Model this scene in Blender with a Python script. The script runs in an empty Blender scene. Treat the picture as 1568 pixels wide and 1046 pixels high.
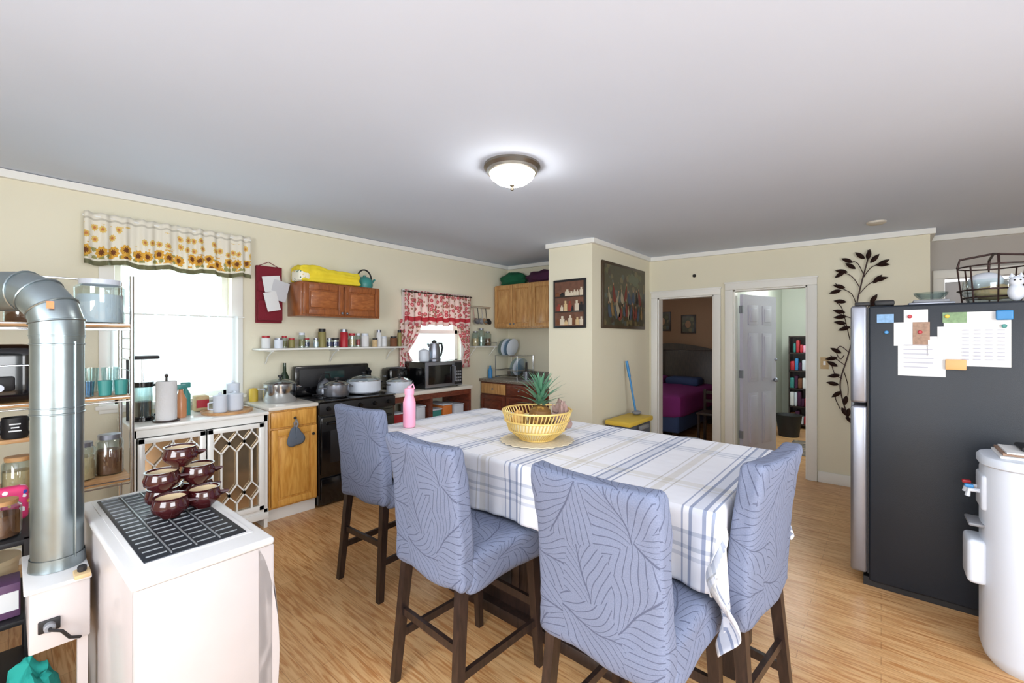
import bpy,bmesh,math,random
from mathutils import Vector,Matrix,noise
random.seed(7)
scn=bpy.context.scene
try:
    scn.view_settings.view_transform='Standard'
    scn.view_settings.look='None'
except Exception as e: print(e)
def lin(c):
    c=c/255.0
    return c/12.92 if c<=0.04045 else ((c+0.055)/1.055)**2.4
def C(r,g,b): return (lin(r),lin(g),lin(b),1)
# ------------------------------------------------------------ materials
def newmat(name):
    m=bpy.data.materials.new(name); m.use_nodes=True
    nt=m.node_tree; N=nt.nodes; L=nt.links
    return m,nt,N,L,N['Principled BSDF']
def MM(N,L,op,a,b=None,c=None):
    n=N.new('ShaderNodeMath'); n.operation=op
    for i,v in enumerate((a,b,c)):
        if v is None: continue
        if isinstance(v,(int,float)): n.inputs[i].default_value=v
        else: L.new(v,n.inputs[i])
    return n.outputs[0]
def mat(name,col,rough=.5,metal=0,var=.06,scale=12,bump=0,bscale=80,emit=0,coat=0,trl=0):
    m,nt,N,L,P=newmat(name)
    tc=N.new('ShaderNodeTexCoord'); nz=N.new('ShaderNodeTexNoise'); nz.inputs['Scale'].default_value=scale
    nz.inputs['Detail'].default_value=4
    L.new(tc.outputs['Object'],nz.inputs['Vector'])
    mx=N.new('ShaderNodeMix'); mx.data_type='RGBA'
    c=C(*col)
    mx.inputs[6].default_value=tuple(max(0,x*(1-var)) for x in c[:3])+(1,)
    mx.inputs[7].default_value=tuple(min(1,x*(1+var)) for x in c[:3])+(1,)
    L.new(nz.outputs['Fac'],mx.inputs[0]); L.new(mx.outputs[2],P.inputs['Base Color'])
    P.inputs['Roughness'].default_value=rough; P.inputs['Metallic'].default_value=metal
    P.inputs['Coat Weight'].default_value=coat
    if bump:
        n2=N.new('ShaderNodeTexNoise'); n2.inputs['Scale'].default_value=bscale; L.new(tc.outputs['Object'],n2.inputs['Vector'])
        bp=N.new('ShaderNodeBump'); bp.inputs['Strength'].default_value=bump; bp.inputs['Distance'].default_value=.01
        L.new(n2.outputs['Fac'],bp.inputs['Height']); L.new(bp.outputs[0],P.inputs['Normal'])
    if emit:
        P.inputs['Emission Color'].default_value=c; P.inputs['Emission Strength'].default_value=emit
    if trl:
        t=N.new('ShaderNodeBsdfTranslucent'); t.inputs[0].default_value=c
        ms=N.new('ShaderNodeMixShader'); ms.inputs[0].default_value=trl
        L.new(P.outputs[0],ms.inputs[1]); L.new(t.outputs[0],ms.inputs[2]); L.new(ms.outputs[0],N['Material Output'].inputs[0])
    return m
def wood(name,c1,c2,rough=.4,scale=(6,6,1),coat=.15):
    m,nt,N,L,P=newmat(name)
    tc=N.new('ShaderNodeTexCoord'); mp=N.new('ShaderNodeMapping'); mp.inputs['Scale'].default_value=scale
    nz=N.new('ShaderNodeTexNoise'); nz.inputs['Scale'].default_value=7; nz.inputs['Detail'].default_value=8; nz.inputs['Distortion'].default_value=.6
    L.new(tc.outputs['Object'],mp.inputs[0]); L.new(mp.outputs[0],nz.inputs['Vector'])
    r=N.new('ShaderNodeValToRGB'); r.color_ramp.elements[0].position=.35; r.color_ramp.elements[1].position=.65
    r.color_ramp.elements[0].color=C(*c1); r.color_ramp.elements[1].color=C(*c2)
    L.new(nz.outputs['Fac'],r.inputs[0]); L.new(r.outputs[0],P.inputs['Base Color'])
    P.inputs['Roughness'].default_value=rough; P.inputs['Coat Weight'].default_value=coat
    return m
def glass(name,col=(235,245,245),fac=.16):
    m,nt,N,L,P=newmat(name)
    t=N.new('ShaderNodeBsdfTransparent'); t.inputs[0].default_value=C(*col)
    g=N.new('ShaderNodeBsdfGlossy'); g.inputs['Roughness'].default_value=.05
    lw=N.new('ShaderNodeLayerWeight'); lw.inputs[0].default_value=.35
    ml=N.new('ShaderNodeMath'); ml.operation='MULTIPLY_ADD'; ml.inputs[1].default_value=.6; ml.inputs[2].default_value=fac*.5
    L.new(lw.outputs['Facing'],ml.inputs[0])
    ms=N.new('ShaderNodeMixShader'); L.new(ml.outputs[0],ms.inputs[0])
    L.new(t.outputs[0],ms.inputs[1]); L.new(g.outputs[0],ms.inputs[2]); L.new(ms.outputs[0],N['Material Output'].inputs[0])
    return m
def spots(name,base,cols,scale=14,thr=.33,rough=.8,coords='UV',trl=0,band=None):
    m,nt,N,L,P=newmat(name)
    tc=N.new('ShaderNodeTexCoord'); vo=N.new('ShaderNodeTexVoronoi'); vo.inputs['Scale'].default_value=scale
    L.new(tc.outputs[coords],vo.inputs['Vector'])
    sp=N.new('ShaderNodeSeparateColor'); L.new(vo.outputs['Color'],sp.inputs[0])
    r=N.new('ShaderNodeValToRGB'); r.color_ramp.interpolation='CONSTANT'
    els=r.color_ramp.elements
    els[0].color=C(*cols[0]); els[0].position=0
    els[1].color=C(*cols[1%len(cols)]); els[1].position=1/len(cols)
    for i in range(2,len(cols)):
        e=els.new(i/len(cols)); e.color=C(*cols[i])
    L.new(sp.outputs[0],r.inputs[0])
    nz=N.new('ShaderNodeTexNoise'); nz.inputs['Scale'].default_value=scale*3; L.new(tc.outputs[coords],nz.inputs['Vector'])
    ad=MM(N,L,'MULTIPLY_ADD',nz.outputs['Fac'],.35,vo.outputs['Distance'])
    lt=MM(N,L,'LESS_THAN',ad,thr+.17)
    mx=N.new('ShaderNodeMix'); mx.data_type='RGBA'; mx.inputs[6].default_value=C(*base)
    L.new(lt,mx.inputs[0]); L.new(r.outputs[0],mx.inputs[7])
    out=mx.outputs[2]
    if band: out=bands(N,L,tc,out,band)
    L.new(out,P.inputs['Base Color']); P.inputs['Roughness'].default_value=rough
    if trl:
        t=N.new('ShaderNodeBsdfTranslucent'); L.new(out,t.inputs[0])
        ms=N.new('ShaderNodeMixShader'); ms.inputs[0].default_value=trl
        L.new(P.outputs[0],ms.inputs[1]); L.new(t.outputs[0],ms.inputs[2]); L.new(ms.outputs[0],N['Material Output'].inputs[0])
    return m
def bands(N,L,tc,out,band):
    sx=N.new('ShaderNodeSeparateXYZ'); L.new(tc.outputs['UV'],sx.inputs[0])
    for (lo,hi,col,f) in band:
        d_=MM(N,L,'MULTIPLY',MM(N,L,'MULTIPLY',MM(N,L,'GREATER_THAN',sx.outputs[1],lo),MM(N,L,'LESS_THAN',sx.outputs[1],hi)),f)
        m2=N.new('ShaderNodeMix'); m2.data_type='RGBA'; L.new(d_,m2.inputs[0]); L.new(out,m2.inputs[6]); m2.inputs[7].default_value=C(*col)
        out=m2.outputs[2]
    return out
def flowers(name,base,layers,band,trl=.2):
    m,nt,N,L,P=newmat(name); tc=N.new('ShaderNodeTexCoord')
    sx=N.new('ShaderNodeSeparateXYZ'); L.new(tc.outputs['UV'],sx.inputs[0])
    rgb=N.new('ShaderNodeRGB'); rgb.outputs[0].default_value=C(*base); out=rgb.outputs[0]
    for (scale,rings,lo,hi,keep) in layers:
        vo=N.new('ShaderNodeTexVoronoi'); vo.voronoi_dimensions='2D'; vo.inputs['Scale'].default_value=scale; vo.inputs['Randomness'].default_value=.55
        L.new(tc.outputs['UV'],vo.inputs['Vector'])
        sub=N.new('ShaderNodeVectorMath'); sub.operation='SUBTRACT'; L.new(tc.outputs['UV'],sub.inputs[0]); L.new(vo.outputs['Position'],sub.inputs[1])
        s2=N.new('ShaderNodeSeparateXYZ'); L.new(sub.outputs[0],s2.inputs[0])
        ang=MM(N,L,'ARCTAN2',s2.outputs[1],s2.outputs[0])
        pet=MM(N,L,'MULTIPLY',MM(N,L,'SINE',MM(N,L,'MULTIPLY',ang,9)),.05)
        dist=MM(N,L,'ADD',vo.outputs['Distance'],pet)
        sc=N.new('ShaderNodeSeparateColor'); L.new(vo.outputs['Color'],sc.inputs[0])
        msk=MM(N,L,'MULTIPLY',MM(N,L,'GREATER_THAN',sx.outputs[1],lo),MM(N,L,'LESS_THAN',sx.outputs[1],hi))
        msk=MM(N,L,'MULTIPLY',msk,MM(N,L,'LESS_THAN',sc.outputs[0],keep))
        for (rad,col) in rings:
            f=MM(N,L,'MULTIPLY',MM(N,L,'LESS_THAN',dist,rad),msk)
            m2=N.new('ShaderNodeMix'); m2.data_type='RGBA'; L.new(f,m2.inputs[0]); L.new(out,m2.inputs[6]); m2.inputs[7].default_value=C(*col); out=m2.outputs[2]
    out=bands(N,L,tc,out,band)
    L.new(out,P.inputs['Base Color']); P.inputs['Roughness'].default_value=.85
    t=N.new('ShaderNodeBsdfTranslucent'); L.new(out,t.inputs[0])
    ms=N.new('ShaderNodeMixShader'); ms.inputs[0].default_value=trl
    L.new(P.outputs[0],ms.inputs[1]); L.new(t.outputs[0],ms.inputs[2]); L.new(ms.outputs[0],N['Material Output'].inputs[0])
    return m
def floor_mat():
    m,nt,N,L,P=newmat('laminate_floor')
    tc=N.new('ShaderNodeTexCoord'); mp=N.new('ShaderNodeMapping'); mp.inputs['Rotation'].default_value=(0,0,math.radians(90))
    L.new(tc.outputs['Object'],mp.inputs[0])
    bk=N.new('ShaderNodeTexBrick'); bk.inputs['Scale'].default_value=1; bk.inputs['Brick Width'].default_value=.8; bk.inputs['Row Height'].default_value=.065
    bk.inputs['Mortar Size'].default_value=.0010; bk.offset=.37
    bk.inputs['Color1'].default_value=C(226,184,132); bk.inputs['Color2'].default_value=C(213,168,116); bk.inputs['Mortar'].default_value=C(174,130,86)
    L.new(mp.outputs[0],bk.inputs['Vector'])
    m2=N.new('ShaderNodeMapping'); m2.inputs['Scale'].default_value=(20,1.4,1); L.new(tc.outputs['Object'],m2.inputs[0])
    nz=N.new('ShaderNodeTexNoise'); nz.inputs['Scale'].default_value=3; nz.inputs['Detail'].default_value=9; nz.inputs['Distortion'].default_value=1.2
    L.new(m2.outputs[0],nz.inputs['Vector'])
    r=N.new('ShaderNodeValToRGB'); r.color_ramp.elements[0].position=.36; r.color_ramp.elements[0].color=C(208,168,126); r.color_ramp.elements[1].position=.58; r.color_ramp.elements[1].color=(1,1,1,1)
    L.new(nz.outputs['Fac'],r.inputs[0])
    mx=N.new('ShaderNodeMix'); mx.data_type='RGBA'; mx.blend_type='MULTIPLY'; mx.inputs[0].default_value=.8
    L.new(bk.outputs['Color'],mx.inputs[6]); L.new(r.outputs[0],mx.inputs[7]); L.new(mx.outputs[2],P.inputs['Base Color'])
    P.inputs['Roughness'].default_value=.3
    return m
def leaf_fabric():
    m,nt,N,L,P=newmat('slipcover_leaf_fabric')
    M=lambda *a: MM(N,L,*a)
    tc=N.new('ShaderNodeTexCoord')
    nd=N.new('ShaderNodeTexNoise'); nd.inputs['Scale'].default_value=4.5; nd.inputs['Detail'].default_value=1; L.new(tc.outputs['UV'],nd.inputs['Vector'])
    sc=N.new('ShaderNodeVectorMath'); sc.operation='SCALE'; sc.inputs['Scale'].default_value=.12; L.new(nd.outputs['Color'],sc.inputs[0])
    ad=N.new('ShaderNodeVectorMath'); ad.operation='ADD'; L.new(tc.outputs['UV'],ad.inputs[0]); L.new(sc.outputs[0],ad.inputs[1])
    vo=N.new('ShaderNodeTexVoronoi'); vo.voronoi_dimensions='2D'; vo.inputs['Scale'].default_value=6.2
    L.new(ad.outputs[0],vo.inputs['Vector'])
    sub=N.new('ShaderNodeVectorMath'); sub.operation='SUBTRACT'; L.new(ad.outputs[0],sub.inputs[0]); L.new(vo.outputs['Position'],sub.inputs[1])
    sp=N.new('ShaderNodeSeparateColor'); L.new(vo.outputs['Color'],sp.inputs[0])
    vr=N.new('ShaderNodeVectorRotate'); vr.rotation_type='Z_AXIS'; L.new(sub.outputs[0],vr.inputs['Vector']); L.new(M('MULTIPLY',sp.outputs[0],6.28),vr.inputs['Angle'])
    sx=N.new('ShaderNodeSeparateXYZ'); L.new(vr.outputs[0],sx.inputs[0])
    ax=M('ABSOLUTE',sx.outputs[0])
    sq=M('POWER',M('ADD',ax,.0005),.5)
    ph=M('ADD',sx.outputs[1],M('MULTIPLY',sq,.38))
    w=M('ABSOLUTE',M('SINE',M('MULTIPLY',ph,104)))
    l=M('MAXIMUM',M('LESS_THAN',w,.18),M('LESS_THAN',ax,.0022))
    nz=N.new('ShaderNodeTexNoise'); nz.inputs['Scale'].default_value=260; L.new(tc.outputs['UV'],nz.inputs['Vector'])
    mx0=N.new('ShaderNodeMix'); mx0.data_type='RGBA'; mx0.inputs[6].default_value=C(98,107,132); mx0.inputs[7].default_value=C(126,135,160); L.new(nz.outputs['Fac'],mx0.inputs[0])
    mx=N.new('ShaderNodeMix'); mx.data_type='RGBA'; L.new(M('MULTIPLY',l,.75),mx.inputs[0]); L.new(mx0.outputs[2],mx.inputs[6]); mx.inputs[7].default_value=C(66,72,96)
    L.new(mx.outputs[2],P.inputs['Base Color']); P.inputs['Roughness'].default_value=.9
    bp=N.new('ShaderNodeBump'); bp.inputs['Strength'].default_value=.6; bp.inputs['Distance'].default_value=.004; bp.invert=True
    L.new(l,bp.inputs['Height']); L.new(bp.outputs[0],P.inputs['Normal'])
    return m
def plaid():
    m,nt,N,L,P=newmat('plaid_tablecloth_fabric')
    tc=N.new('ShaderNodeTexCoord'); sx=N.new('ShaderNodeSeparateXYZ'); L.new(tc.outputs['UV'],sx.inputs[0])
    outs=[]
    W=(236,237,241)
    seqs=[(sx.outputs[0],.86,.30,[(0,W),(.10,(208,212,222)),(.115,W),(.135,(196,202,214)),(.15,(224,227,234)),(.19,(196,202,214)),(.205,W),(.5,(226,225,222)),(.515,W),(.53,(226,225,222)),(.58,W)]),
          (sx.outputs[1],.40,.08,[(0,W),(.10,(156,166,188)),(.12,W),(.16,(152,162,186)),(.19,(214,218,228)),(.27,(152,162,186)),(.30,W),(.345,(166,174,196)),(.36,W),(.60,(206,205,204)),(.615,W),(.66,(222,220,216)),(.74,W),(.78,(206,205,204)),(.795,W)])]
    for o,per,off,seq in seqs:
        f=MM(N,L,'FRACT',MM(N,L,'MULTIPLY_ADD',o,1/per,off+3))
        r=N.new('ShaderNodeValToRGB'); r.color_ramp.interpolation='CONSTANT'
        els=r.color_ramp.elements; els[0].color=C(*W); els[1].position=seq[1][0]; els[1].color=C(*seq[1][1])
        for p,c in seq[2:]:
            e=els.new(p); e.color=C(*c)
        L.new(f,r.inputs[0]); outs.append(r.outputs[0])
    mx=N.new('ShaderNodeMix'); mx.data_type='RGBA'; mx.blend_type='MULTIPLY'; mx.inputs[0].default_value=1
    L.new(outs[0],mx.inputs[6]); L.new(outs[1],mx.inputs[7]); L.new(mx.outputs[2],P.inputs['Base Color'])
    P.inputs['Roughness'].default_value=.7
    nz=N.new('ShaderNodeTexNoise'); nz.inputs['Scale'].default_value=9; L.new(tc.outputs['UV'],nz.inputs['Vector'])
    bp=N.new('ShaderNodeBump'); bp.inputs['Strength'].default_value=.5; bp.inputs['Distance'].default_value=.01; L.new(nz.outputs['Fac'],bp.inputs['Height']); L.new(bp.outputs[0],P.inputs['Normal'])
    return m

WALL=mat('cream_wall_paint',(226,221,200),.75,var=.025,scale=1.5,bump=.05)
WALLG=mat('grey_hall_paint',(184,180,176),.75,var=.03,scale=1.5)
WALLB=mat('bedroom_tan_paint',(150,118,92),.8,var=.05,scale=2)
WALLH=mat('hall_white_paint',(216,220,208),.8,var=.03,scale=2)
CEIL=mat('ceiling_paint',(206,216,234),.9,var=.07,scale=.8,bump=.05,bscale=6)
TRIM=mat('white_trim_paint',(234,234,230),.45,var=.02)
WHITE=mat('white_enamel',(232,232,229),.3,var=.02,coat=.3)
HEAT=mat('heater_enamel',(192,186,186),.35,var=.04,coat=.2); HEATT=mat('heater_top_enamel',(214,214,215),.3,var=.03,coat=.2)
WHITEP=mat('white_plastic',(212,220,233),.35,var=.02)
BLACK=mat('black_gloss',(14,14,17),.15,var=.1,coat=.3)
BLACKM=mat('black_matte',(24,24,28),.5,var=.1)
FRIDGE=mat('fridge_textured_black',(18,28,40),.45,var=.16,scale=5,bump=.12,bscale=300)
SILVER=mat('brushed_steel',(150,154,166),.36,.85,var=.05,scale=40)
CHROME=mat('chrome',(205,208,212),.15,1,var=.02)
GALV=mat('galvanized_steel',(150,162,166),.33,.9,var=.25,scale=7,bump=.1,bscale=14)
ESP=wood('espresso_wood',(34,24,22),(56,40,34),.4,(10,10,1.5))
OAKD=wood('brown_oak',(128,70,34),(160,94,48),.35,(8,2,1.5))
OAKDV=wood('brown_oak_panel',(140,78,38),(174,106,56),.35,(2,8,8))
OAKL=wood('light_oak',(178,128,76),(208,162,104),.4,(6,6,.9))
OAKY=wood('honey_oak',(202,142,60),(226,172,88),.35,(7,7,.9))
CHERRY=wood('cherry_wood',(90,42,30),(124,62,42),.4,(2,2,6))
TAN=wood('pine_shelf',(174,126,80),(200,158,110),.5,(1,6,6))
FLOOR=floor_mat(); FAB=leaf_fabric(); PLAID=plaid()
GL=glass('clear_glass'); GLB=glass('blue_glass',(190,215,230),.2)
BRICKD=mat('dark_metal',(52,34,32),.4,.6)
PAPER=mat('paper_white',(222,224,226),.8,var=.02); PAPER2=mat('paper_grey',(196,198,204),.8,var=.03)
RED=mat('red_plastic',(176,34,48),.4); REDF=mat('burgundy_fabric',(120,26,42),.9,bump=.2)
TEAL=mat('teal_plastic',(60,140,136),.4); TEALF=mat('teal_fabric',(20,140,130),.85,bump=.3,bscale=20)
YEL=mat('yellow_fabric',(232,210,50),.8,var=.14,scale=9,bump=.9,bscale=14)
YELP=mat('yellow_plastic',(220,186,70),.5)
BLUE=mat('blue_plastic',(50,130,190),.4); PINK=mat('pink_plastic',(240,164,192),.4)
GREENF=mat('green_fabric',(16,92,62),.9,bump=.5,bscale=15); PURF=mat('dark_purple_fabric',(70,30,62),.9,bump=.5,bscale=15)
PURB=mat('purple_bedding',(124,32,108),.85,bump=.4,bscale=8); BLUEB=mat('blue_bedding',(52,70,110),.85)
MAROON=mat('maroon_glaze',(58,18,20),.12,var=.2,coat=.6); CREAMG=mat('cream_glaze',(212,192,156),.3)
GOLD=mat('gold_wire',(226,196,120),.35,.3); ORANGE=mat('orange_plastic',(214,124,60),.4)
GRANITE=spots('granite',(120,110,100),[(80,72,66),(160,150,140),(60,56,54)],60,.3,.3,'Object')
GREY=mat('grey_plastic',(130,132,138),.5); BROWN=mat('brown_contents',(110,66,38),.7,var=.3,scale=60)
BEIGE=mat('beige_contents',(200,174,132),.7,var=.2,scale=60)
MIRROR=mat('antique_mirror',(196,174,144),.12,.85,var=.3,scale=4)
GRILL=mat('grille_dark',(38,42,50),.35,.4)
GRILLB=mat('grille_bar',(150,154,158),.35,.4)
SHEER=mat('sheer_curtain',(232,234,236),.9,var=.01,trl=.5)
COUNTERW=mat('counter_laminate',(222,217,208),.3,var=.04,scale=30)

# ------------------------------------------------------------ builder
class B:
    def __init__(s,name):
        s.n=name; s.V=[]; s.F=[]; s.FM=[]; s.FS=[]; s.FU=[]; s.mats=[]; s.T=Matrix()
    def mi(s,m):
        if m not in s.mats: s.mats.append(m)
        return s.mats.index(m)
    def add(s,vs,fs,m,smooth=False,uvs=None):
        o=len(s.V); k=s.mi(m)
        s.V+=[s.T@Vector(v) for v in vs]
        for f in fs:
            s.F.append([i+o for i in f]); s.FM.append(k); s.FS.append(smooth)
            s.FU.append([uvs[i] for i in f] if uvs else None)
    def box(s,x0,x1,y0,y1,z0,z1,m,bev=0,seg=2):
        if x1<x0:x0,x1=x1,x0
        if y1<y0:y0,y1=y1,y0
        if z1<z0:z0,z1=z1,z0
        bm=bmesh.new(); bmesh.ops.create_cube(bm,size=1)
        for v in bm.verts:
            v.co=Vector(((x0+x1)/2+v.co.x*(x1-x0),(y0+y1)/2+v.co.y*(y1-y0),(z0+z1)/2+v.co.z*(z1-z0)))
        if bev:
            bev=min(bev,.45*min(x1-x0,y1-y0,z1-z0))
            bmesh.ops.bevel(bm,geom=bm.edges[:],offset=bev,segments=seg,affect='EDGES',profile=.5)
        bm.verts.index_update()
        s.add([v.co.copy() for v in bm.verts],[[v.index for v in f.verts] for f in bm.faces],m,bev>0)
        bm.free()
    def rbox(s,c,h,r,m,deform=None,cuts=9,pw=.65):
        bm=bmesh.new(); bmesh.ops.create_cube(bm,size=2)
        bmesh.ops.subdivide_edges(bm,edges=bm.edges[:],cuts=cuts,use_grid_fill=True)
        out=[]
        for v in bm.verts:
            q=[math.copysign(abs(v.co[i])**pw,v.co[i])*h[i] for i in range(3)]
            inn=[max(-(h[i]-r),min(h[i]-r,q[i])) for i in range(3)]
            d=Vector([q[i]-inn[i] for i in range(3)])
            if d.length>1e-6: d=d.normalized()*r
            p=Vector(inn)+d
            if deform: p=Vector(deform(p))
            out.append(p+Vector(c))
        bm.verts.index_update()
        s.add(out,[[v.index for v in f.verts] for f in bm.faces],m,True); bm.free()
    def column(s,x0,x1,y0,y1,r,prof,m,seg=6):
        """rounded-rectangle footprint extruded through (z, inset) profile"""
        vs=[];fs=[];n=4*(seg+1)
        for (z,ins) in prof:
            for q,(cx_,cy_) in enumerate(((x1-r,y1-r),(x0+r,y1-r),(x0+r,y0+r),(x1-r,y0+r))):
                for k in range(seg+1):
                    a=math.pi/2*(q+k/seg); rr_=max(r-ins,.001)
                    vs.append((cx_+rr_*math.cos(a),cy_+rr_*math.sin(a),z))
        for j in range(len(prof)-1):
            for k in range(n):
                k2=(k+1)%n; fs.append([j*n+k,j*n+k2,(j+1)*n+k2,(j+1)*n+k])
        fs.append(list(range(n))[::-1]); fs.append([(len(prof)-1)*n+k for k in range(n)])
        s.add(vs,fs,m,True)
    def lathe(s,c,prof,m,seg=24,R=None):
        vs=[];fs=[]
        for (r,h) in prof:
            r=max(r,1e-4)
            for k in range(seg):
                a=2*math.pi*k/seg; p=Vector((r*math.cos(a),r*math.sin(a),h))
                if R: p=R@p
                vs.append(p+Vector(c))
        for j in range(len(prof)-1):
            for k in range(seg):
                k2=(k+1)%seg
                fs.append([j*seg+k,j*seg+k2,(j+1)*seg+k2,(j+1)*seg+k])
        s.add(vs,fs,m,True)
    def cyl(s,c,r,h,m,seg=24,R=None,bev=.003):
        s.lathe(c,[(0,0),(r-bev,0),(r,bev),(r,h-bev),(r-bev,h),(0,h)],m,seg,R)
    def sph(s,c,r,m,seg=20,rings=12):
        rr=r if isinstance(r,(tuple,list)) else (r,r,r)
        vs=[];fs=[]
        for j in range(rings+1):
            t=math.pi*j/rings; q=max(math.sin(t),1e-3)
            for k in range(seg):
                a=2*math.pi*k/seg
                vs.append((c[0]+rr[0]*q*math.cos(a),c[1]+rr[1]*q*math.sin(a),c[2]-rr[2]*math.cos(t)))
        for j in range(rings):
            for k in range(seg):
                k2=(k+1)%seg; fs.append([j*seg+k,j*seg+k2,(j+1)*seg+k2,(j+1)*seg+k])
        s.add(vs,fs,m,True)
    def tube(s,pts,r,m,seg=8,closed=False,smooth=None):
        pts=[Vector(p) for p in pts]; n=len(pts)
        rs=r if isinstance(r,(list,tuple)) else [r]*n
        vs=[];fs=[]; up=None
        for i,p in enumerate(pts):
            if closed: t=pts[(i+1)%n]-pts[i-1]
            else: t=pts[min(i+1,n-1)]-pts[max(i-1,0)]
            t=t.normalized() if t.length>1e-9 else Vector((0,0,1))
            if up is None:
                up=Vector((0,0,1)) if abs(t.z)<.9 else Vector((1,0,0))
            a=t.cross(up)
            if a.length<1e-4: a=t.cross(Vector((0,1,0)))
            a.normalize(); b=a.cross(t).normalized(); up=b
            for k in range(seg):
                th=2*math.pi*k/seg+math.pi/seg
                vs.append(p+(a*math.cos(th)+b*math.sin(th))*rs[i])
        m_=n if closed else n-1
        for i in range(m_):
            j=(i+1)%n
            for k in range(seg):
                k2=(k+1)%seg; fs.append([i*seg+k,i*seg+k2,j*seg+k2,j*seg+k])
        if not closed:
            fs.append(list(range(seg))); fs.append([(n-1)*seg+k for k in range(seg)][::-1])
        s.add(vs,fs,m,seg>4)
    def loft(s,p0,p1,w0,h0,w1,h1,m):
        p0=Vector(p0);p1=Vector(p1); d=(p1-p0).normalized()
        if abs(d.z)>.7: a=Vector((1,0,0)); b=Vector((0,1,0))
        else: a=d.cross(Vector((0,0,1))).normalized(); b=Vector((0,0,1))
        vs=[p0+a*x*w0/2+b*y*h0/2 for x,y in ((-1,-1),(1,-1),(1,1),(-1,1))]+[p1+a*x*w1/2+b*y*h1/2 for x,y in ((-1,-1),(1,-1),(1,1),(-1,1))]
        s.add(vs,[[0,1,2,3],[7,6,5,4],[0,4,5,1],[1,5,6,2],[2,6,7,3],[3,7,4,0]],m)
    def grid(s,f,nu,nv,m,uv=None,smooth=True):
        vs=[];fs=[];uvs=[]
        for j in range(nv+1):
            for i in range(nu+1):
                u=i/nu;v=j/nv; vs.append(f(u,v)); uvs.append(uv(u,v) if uv else (u,v))
        for j in range(nv):
            for i in range(nu):
                a=j*(nu+1)+i; fs.append([a,a+1,a+nu+2,a+nu+1])
        s.add(vs,fs,m,smooth,uvs)
    def fin(s,loc=None,rotz=0,solid=0,recenter=True,scale=1,subs=0):
        me=bpy.data.meshes.new(s.n)
        V=s.V; off=Vector((0,0,0))
        if loc is None and recenter:
            xs=[v.x for v in V];ys=[v.y for v in V];zs=[v.z for v in V]
            off=Vector(((min(xs)+max(xs))/2,(min(ys)+max(ys))/2,min(zs)))
        me.from_pydata([tuple(v-off) for v in V],[],s.F)
        for m in s.mats: me.materials.append(m)
        uvl=me.uv_layers.new(name='UVMap')
        for p in me.polygons:
            p.material_index=s.FM[p.index]; p.use_smooth=s.FS[p.index]
            cu=s.FU[p.index]
            if cu:
                for li,u in zip(p.loop_indices,cu): uvl.data[li].uv=u
            else:
                n=p.normal; ax=max(range(3),key=lambda i:abs(n[i]))
                for li in p.loop_indices:
                    co=me.vertices[me.loops[li].vertex_index].co
                    uvl.data[li].uv=(co.y+.31,co.z) if ax==0 else ((co.x+.77,co.z) if ax==1 else (co.x+.5,co.y+.2))
        me.validate(); 
        bm=bmesh.new(); bm.from_mesh(me); bmesh.ops.recalc_face_normals(bm,faces=bm.faces[:]); bm.to_mesh(me); bm.free()
        try: me.set_sharp_from_angle(angle=math.radians(42))
        except Exception as e: pass
        ob=bpy.data.objects.new(s.n,me); scn.collection.objects.link(ob)
        ob.location=loc if loc is not None else off
        ob.rotation_euler=(0,0,rotz); ob.scale=(scale,)*3
        if solid:
            md=ob.modifiers.new('Solidify','SOLIDIFY'); md.thickness=solid; md.offset=0
        if subs:
            md=ob.modifiers.new('Subsurf','SUBSURF'); md.levels=subs; md.render_levels=subs
        return ob

YW=4.23; XF=5.38; XA=4.85
def zc(y): return 2.445+.0195*(y+.33)

# ------------------------------------------------------------ room shell
b=B('floor'); b.box(-2,9,-2.5,4.4,-.06,0,FLOOR); b.fin(recenter=False,loc=(0,0,0))
b=B('ceiling')
ys=(-2.5,4.4)
vs=[(-2,ys[0],zc(ys[0])),(9,ys[0],zc(ys[0])),(9,ys[1],zc(ys[1])),(-2,ys[1],zc(ys[1]))]
vs+=[(x,y,z+.1) for x,y,z in vs]
b.add(vs,[[0,1,2,3],[4,5,6,7],[0,1,5,4],[1,2,6,5],[2,3,7,6],[3,0,4,7]],CEIL); b.fin(loc=(0,0,0))
def wallrun(name,axis,a0,a1,p0,p1,h,ops,m):
    b=B(name); ops=sorted(ops); cur=a0
    def bx(u0,u1,z0,z1):
        if u1-u0<1e-4 or z1-z0<1e-4: return
        if axis=='x': b.box(u0,u1,p0,p1,z0,z1,m)
        else: b.box(p0,p1,u0,u1,z0,z1,m)
    for (o0,o1,z0,z1) in ops:
        bx(cur,o0,0,h); bx(o0,o1,0,z0); bx(o0,o1,z1,h); cur=o1
    bx(cur,a1,0,h); return b.fin(loc=(0,0,0))
W1=(.50,1.24,.98,2.05); W2=(3.05,3.88,1.14,1.95)
wallrun('wall_left','x',-2,5.0,YW,YW+.14,zc(YW)+.03,[W1,W2],WALL)
D1=(1.49,2.16,0,1.97); D2=(.58,1.28,0,2.01)
wallrun('wall_far','y',-.335,2.27,XF,XF+.12,zc(1)+.02,[D2,D1],WALL)
b=B('wall_partition'); b.box(3.925,5.50,2.27,2.82,0,2.52,WALL); b.fin(loc=(0,0,0))
b=B('wall_alcove'); b.box(XA,XA+.12,2.82,YW,0,2.56,WALL); b.fin(loc=(0,0,0))
b=B('wall_niche_return'); b.box(XF+.12,5.82,-.335,-.235,0,2.46,WALL); b.fin(loc=(0,0,0))
wallrun('wall_niche','y',-2.5,-.335,5.8,5.92,2.46,[(-1.22,-.46,0,2.03)],WALLG)
wallrun('wall_right','x',-2,5.92,-2.5,-2.38,2.45,[(-.6,1.6,.8,2.1)],WALL)  # unseen wall; its opening is added to let fill light in
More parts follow.
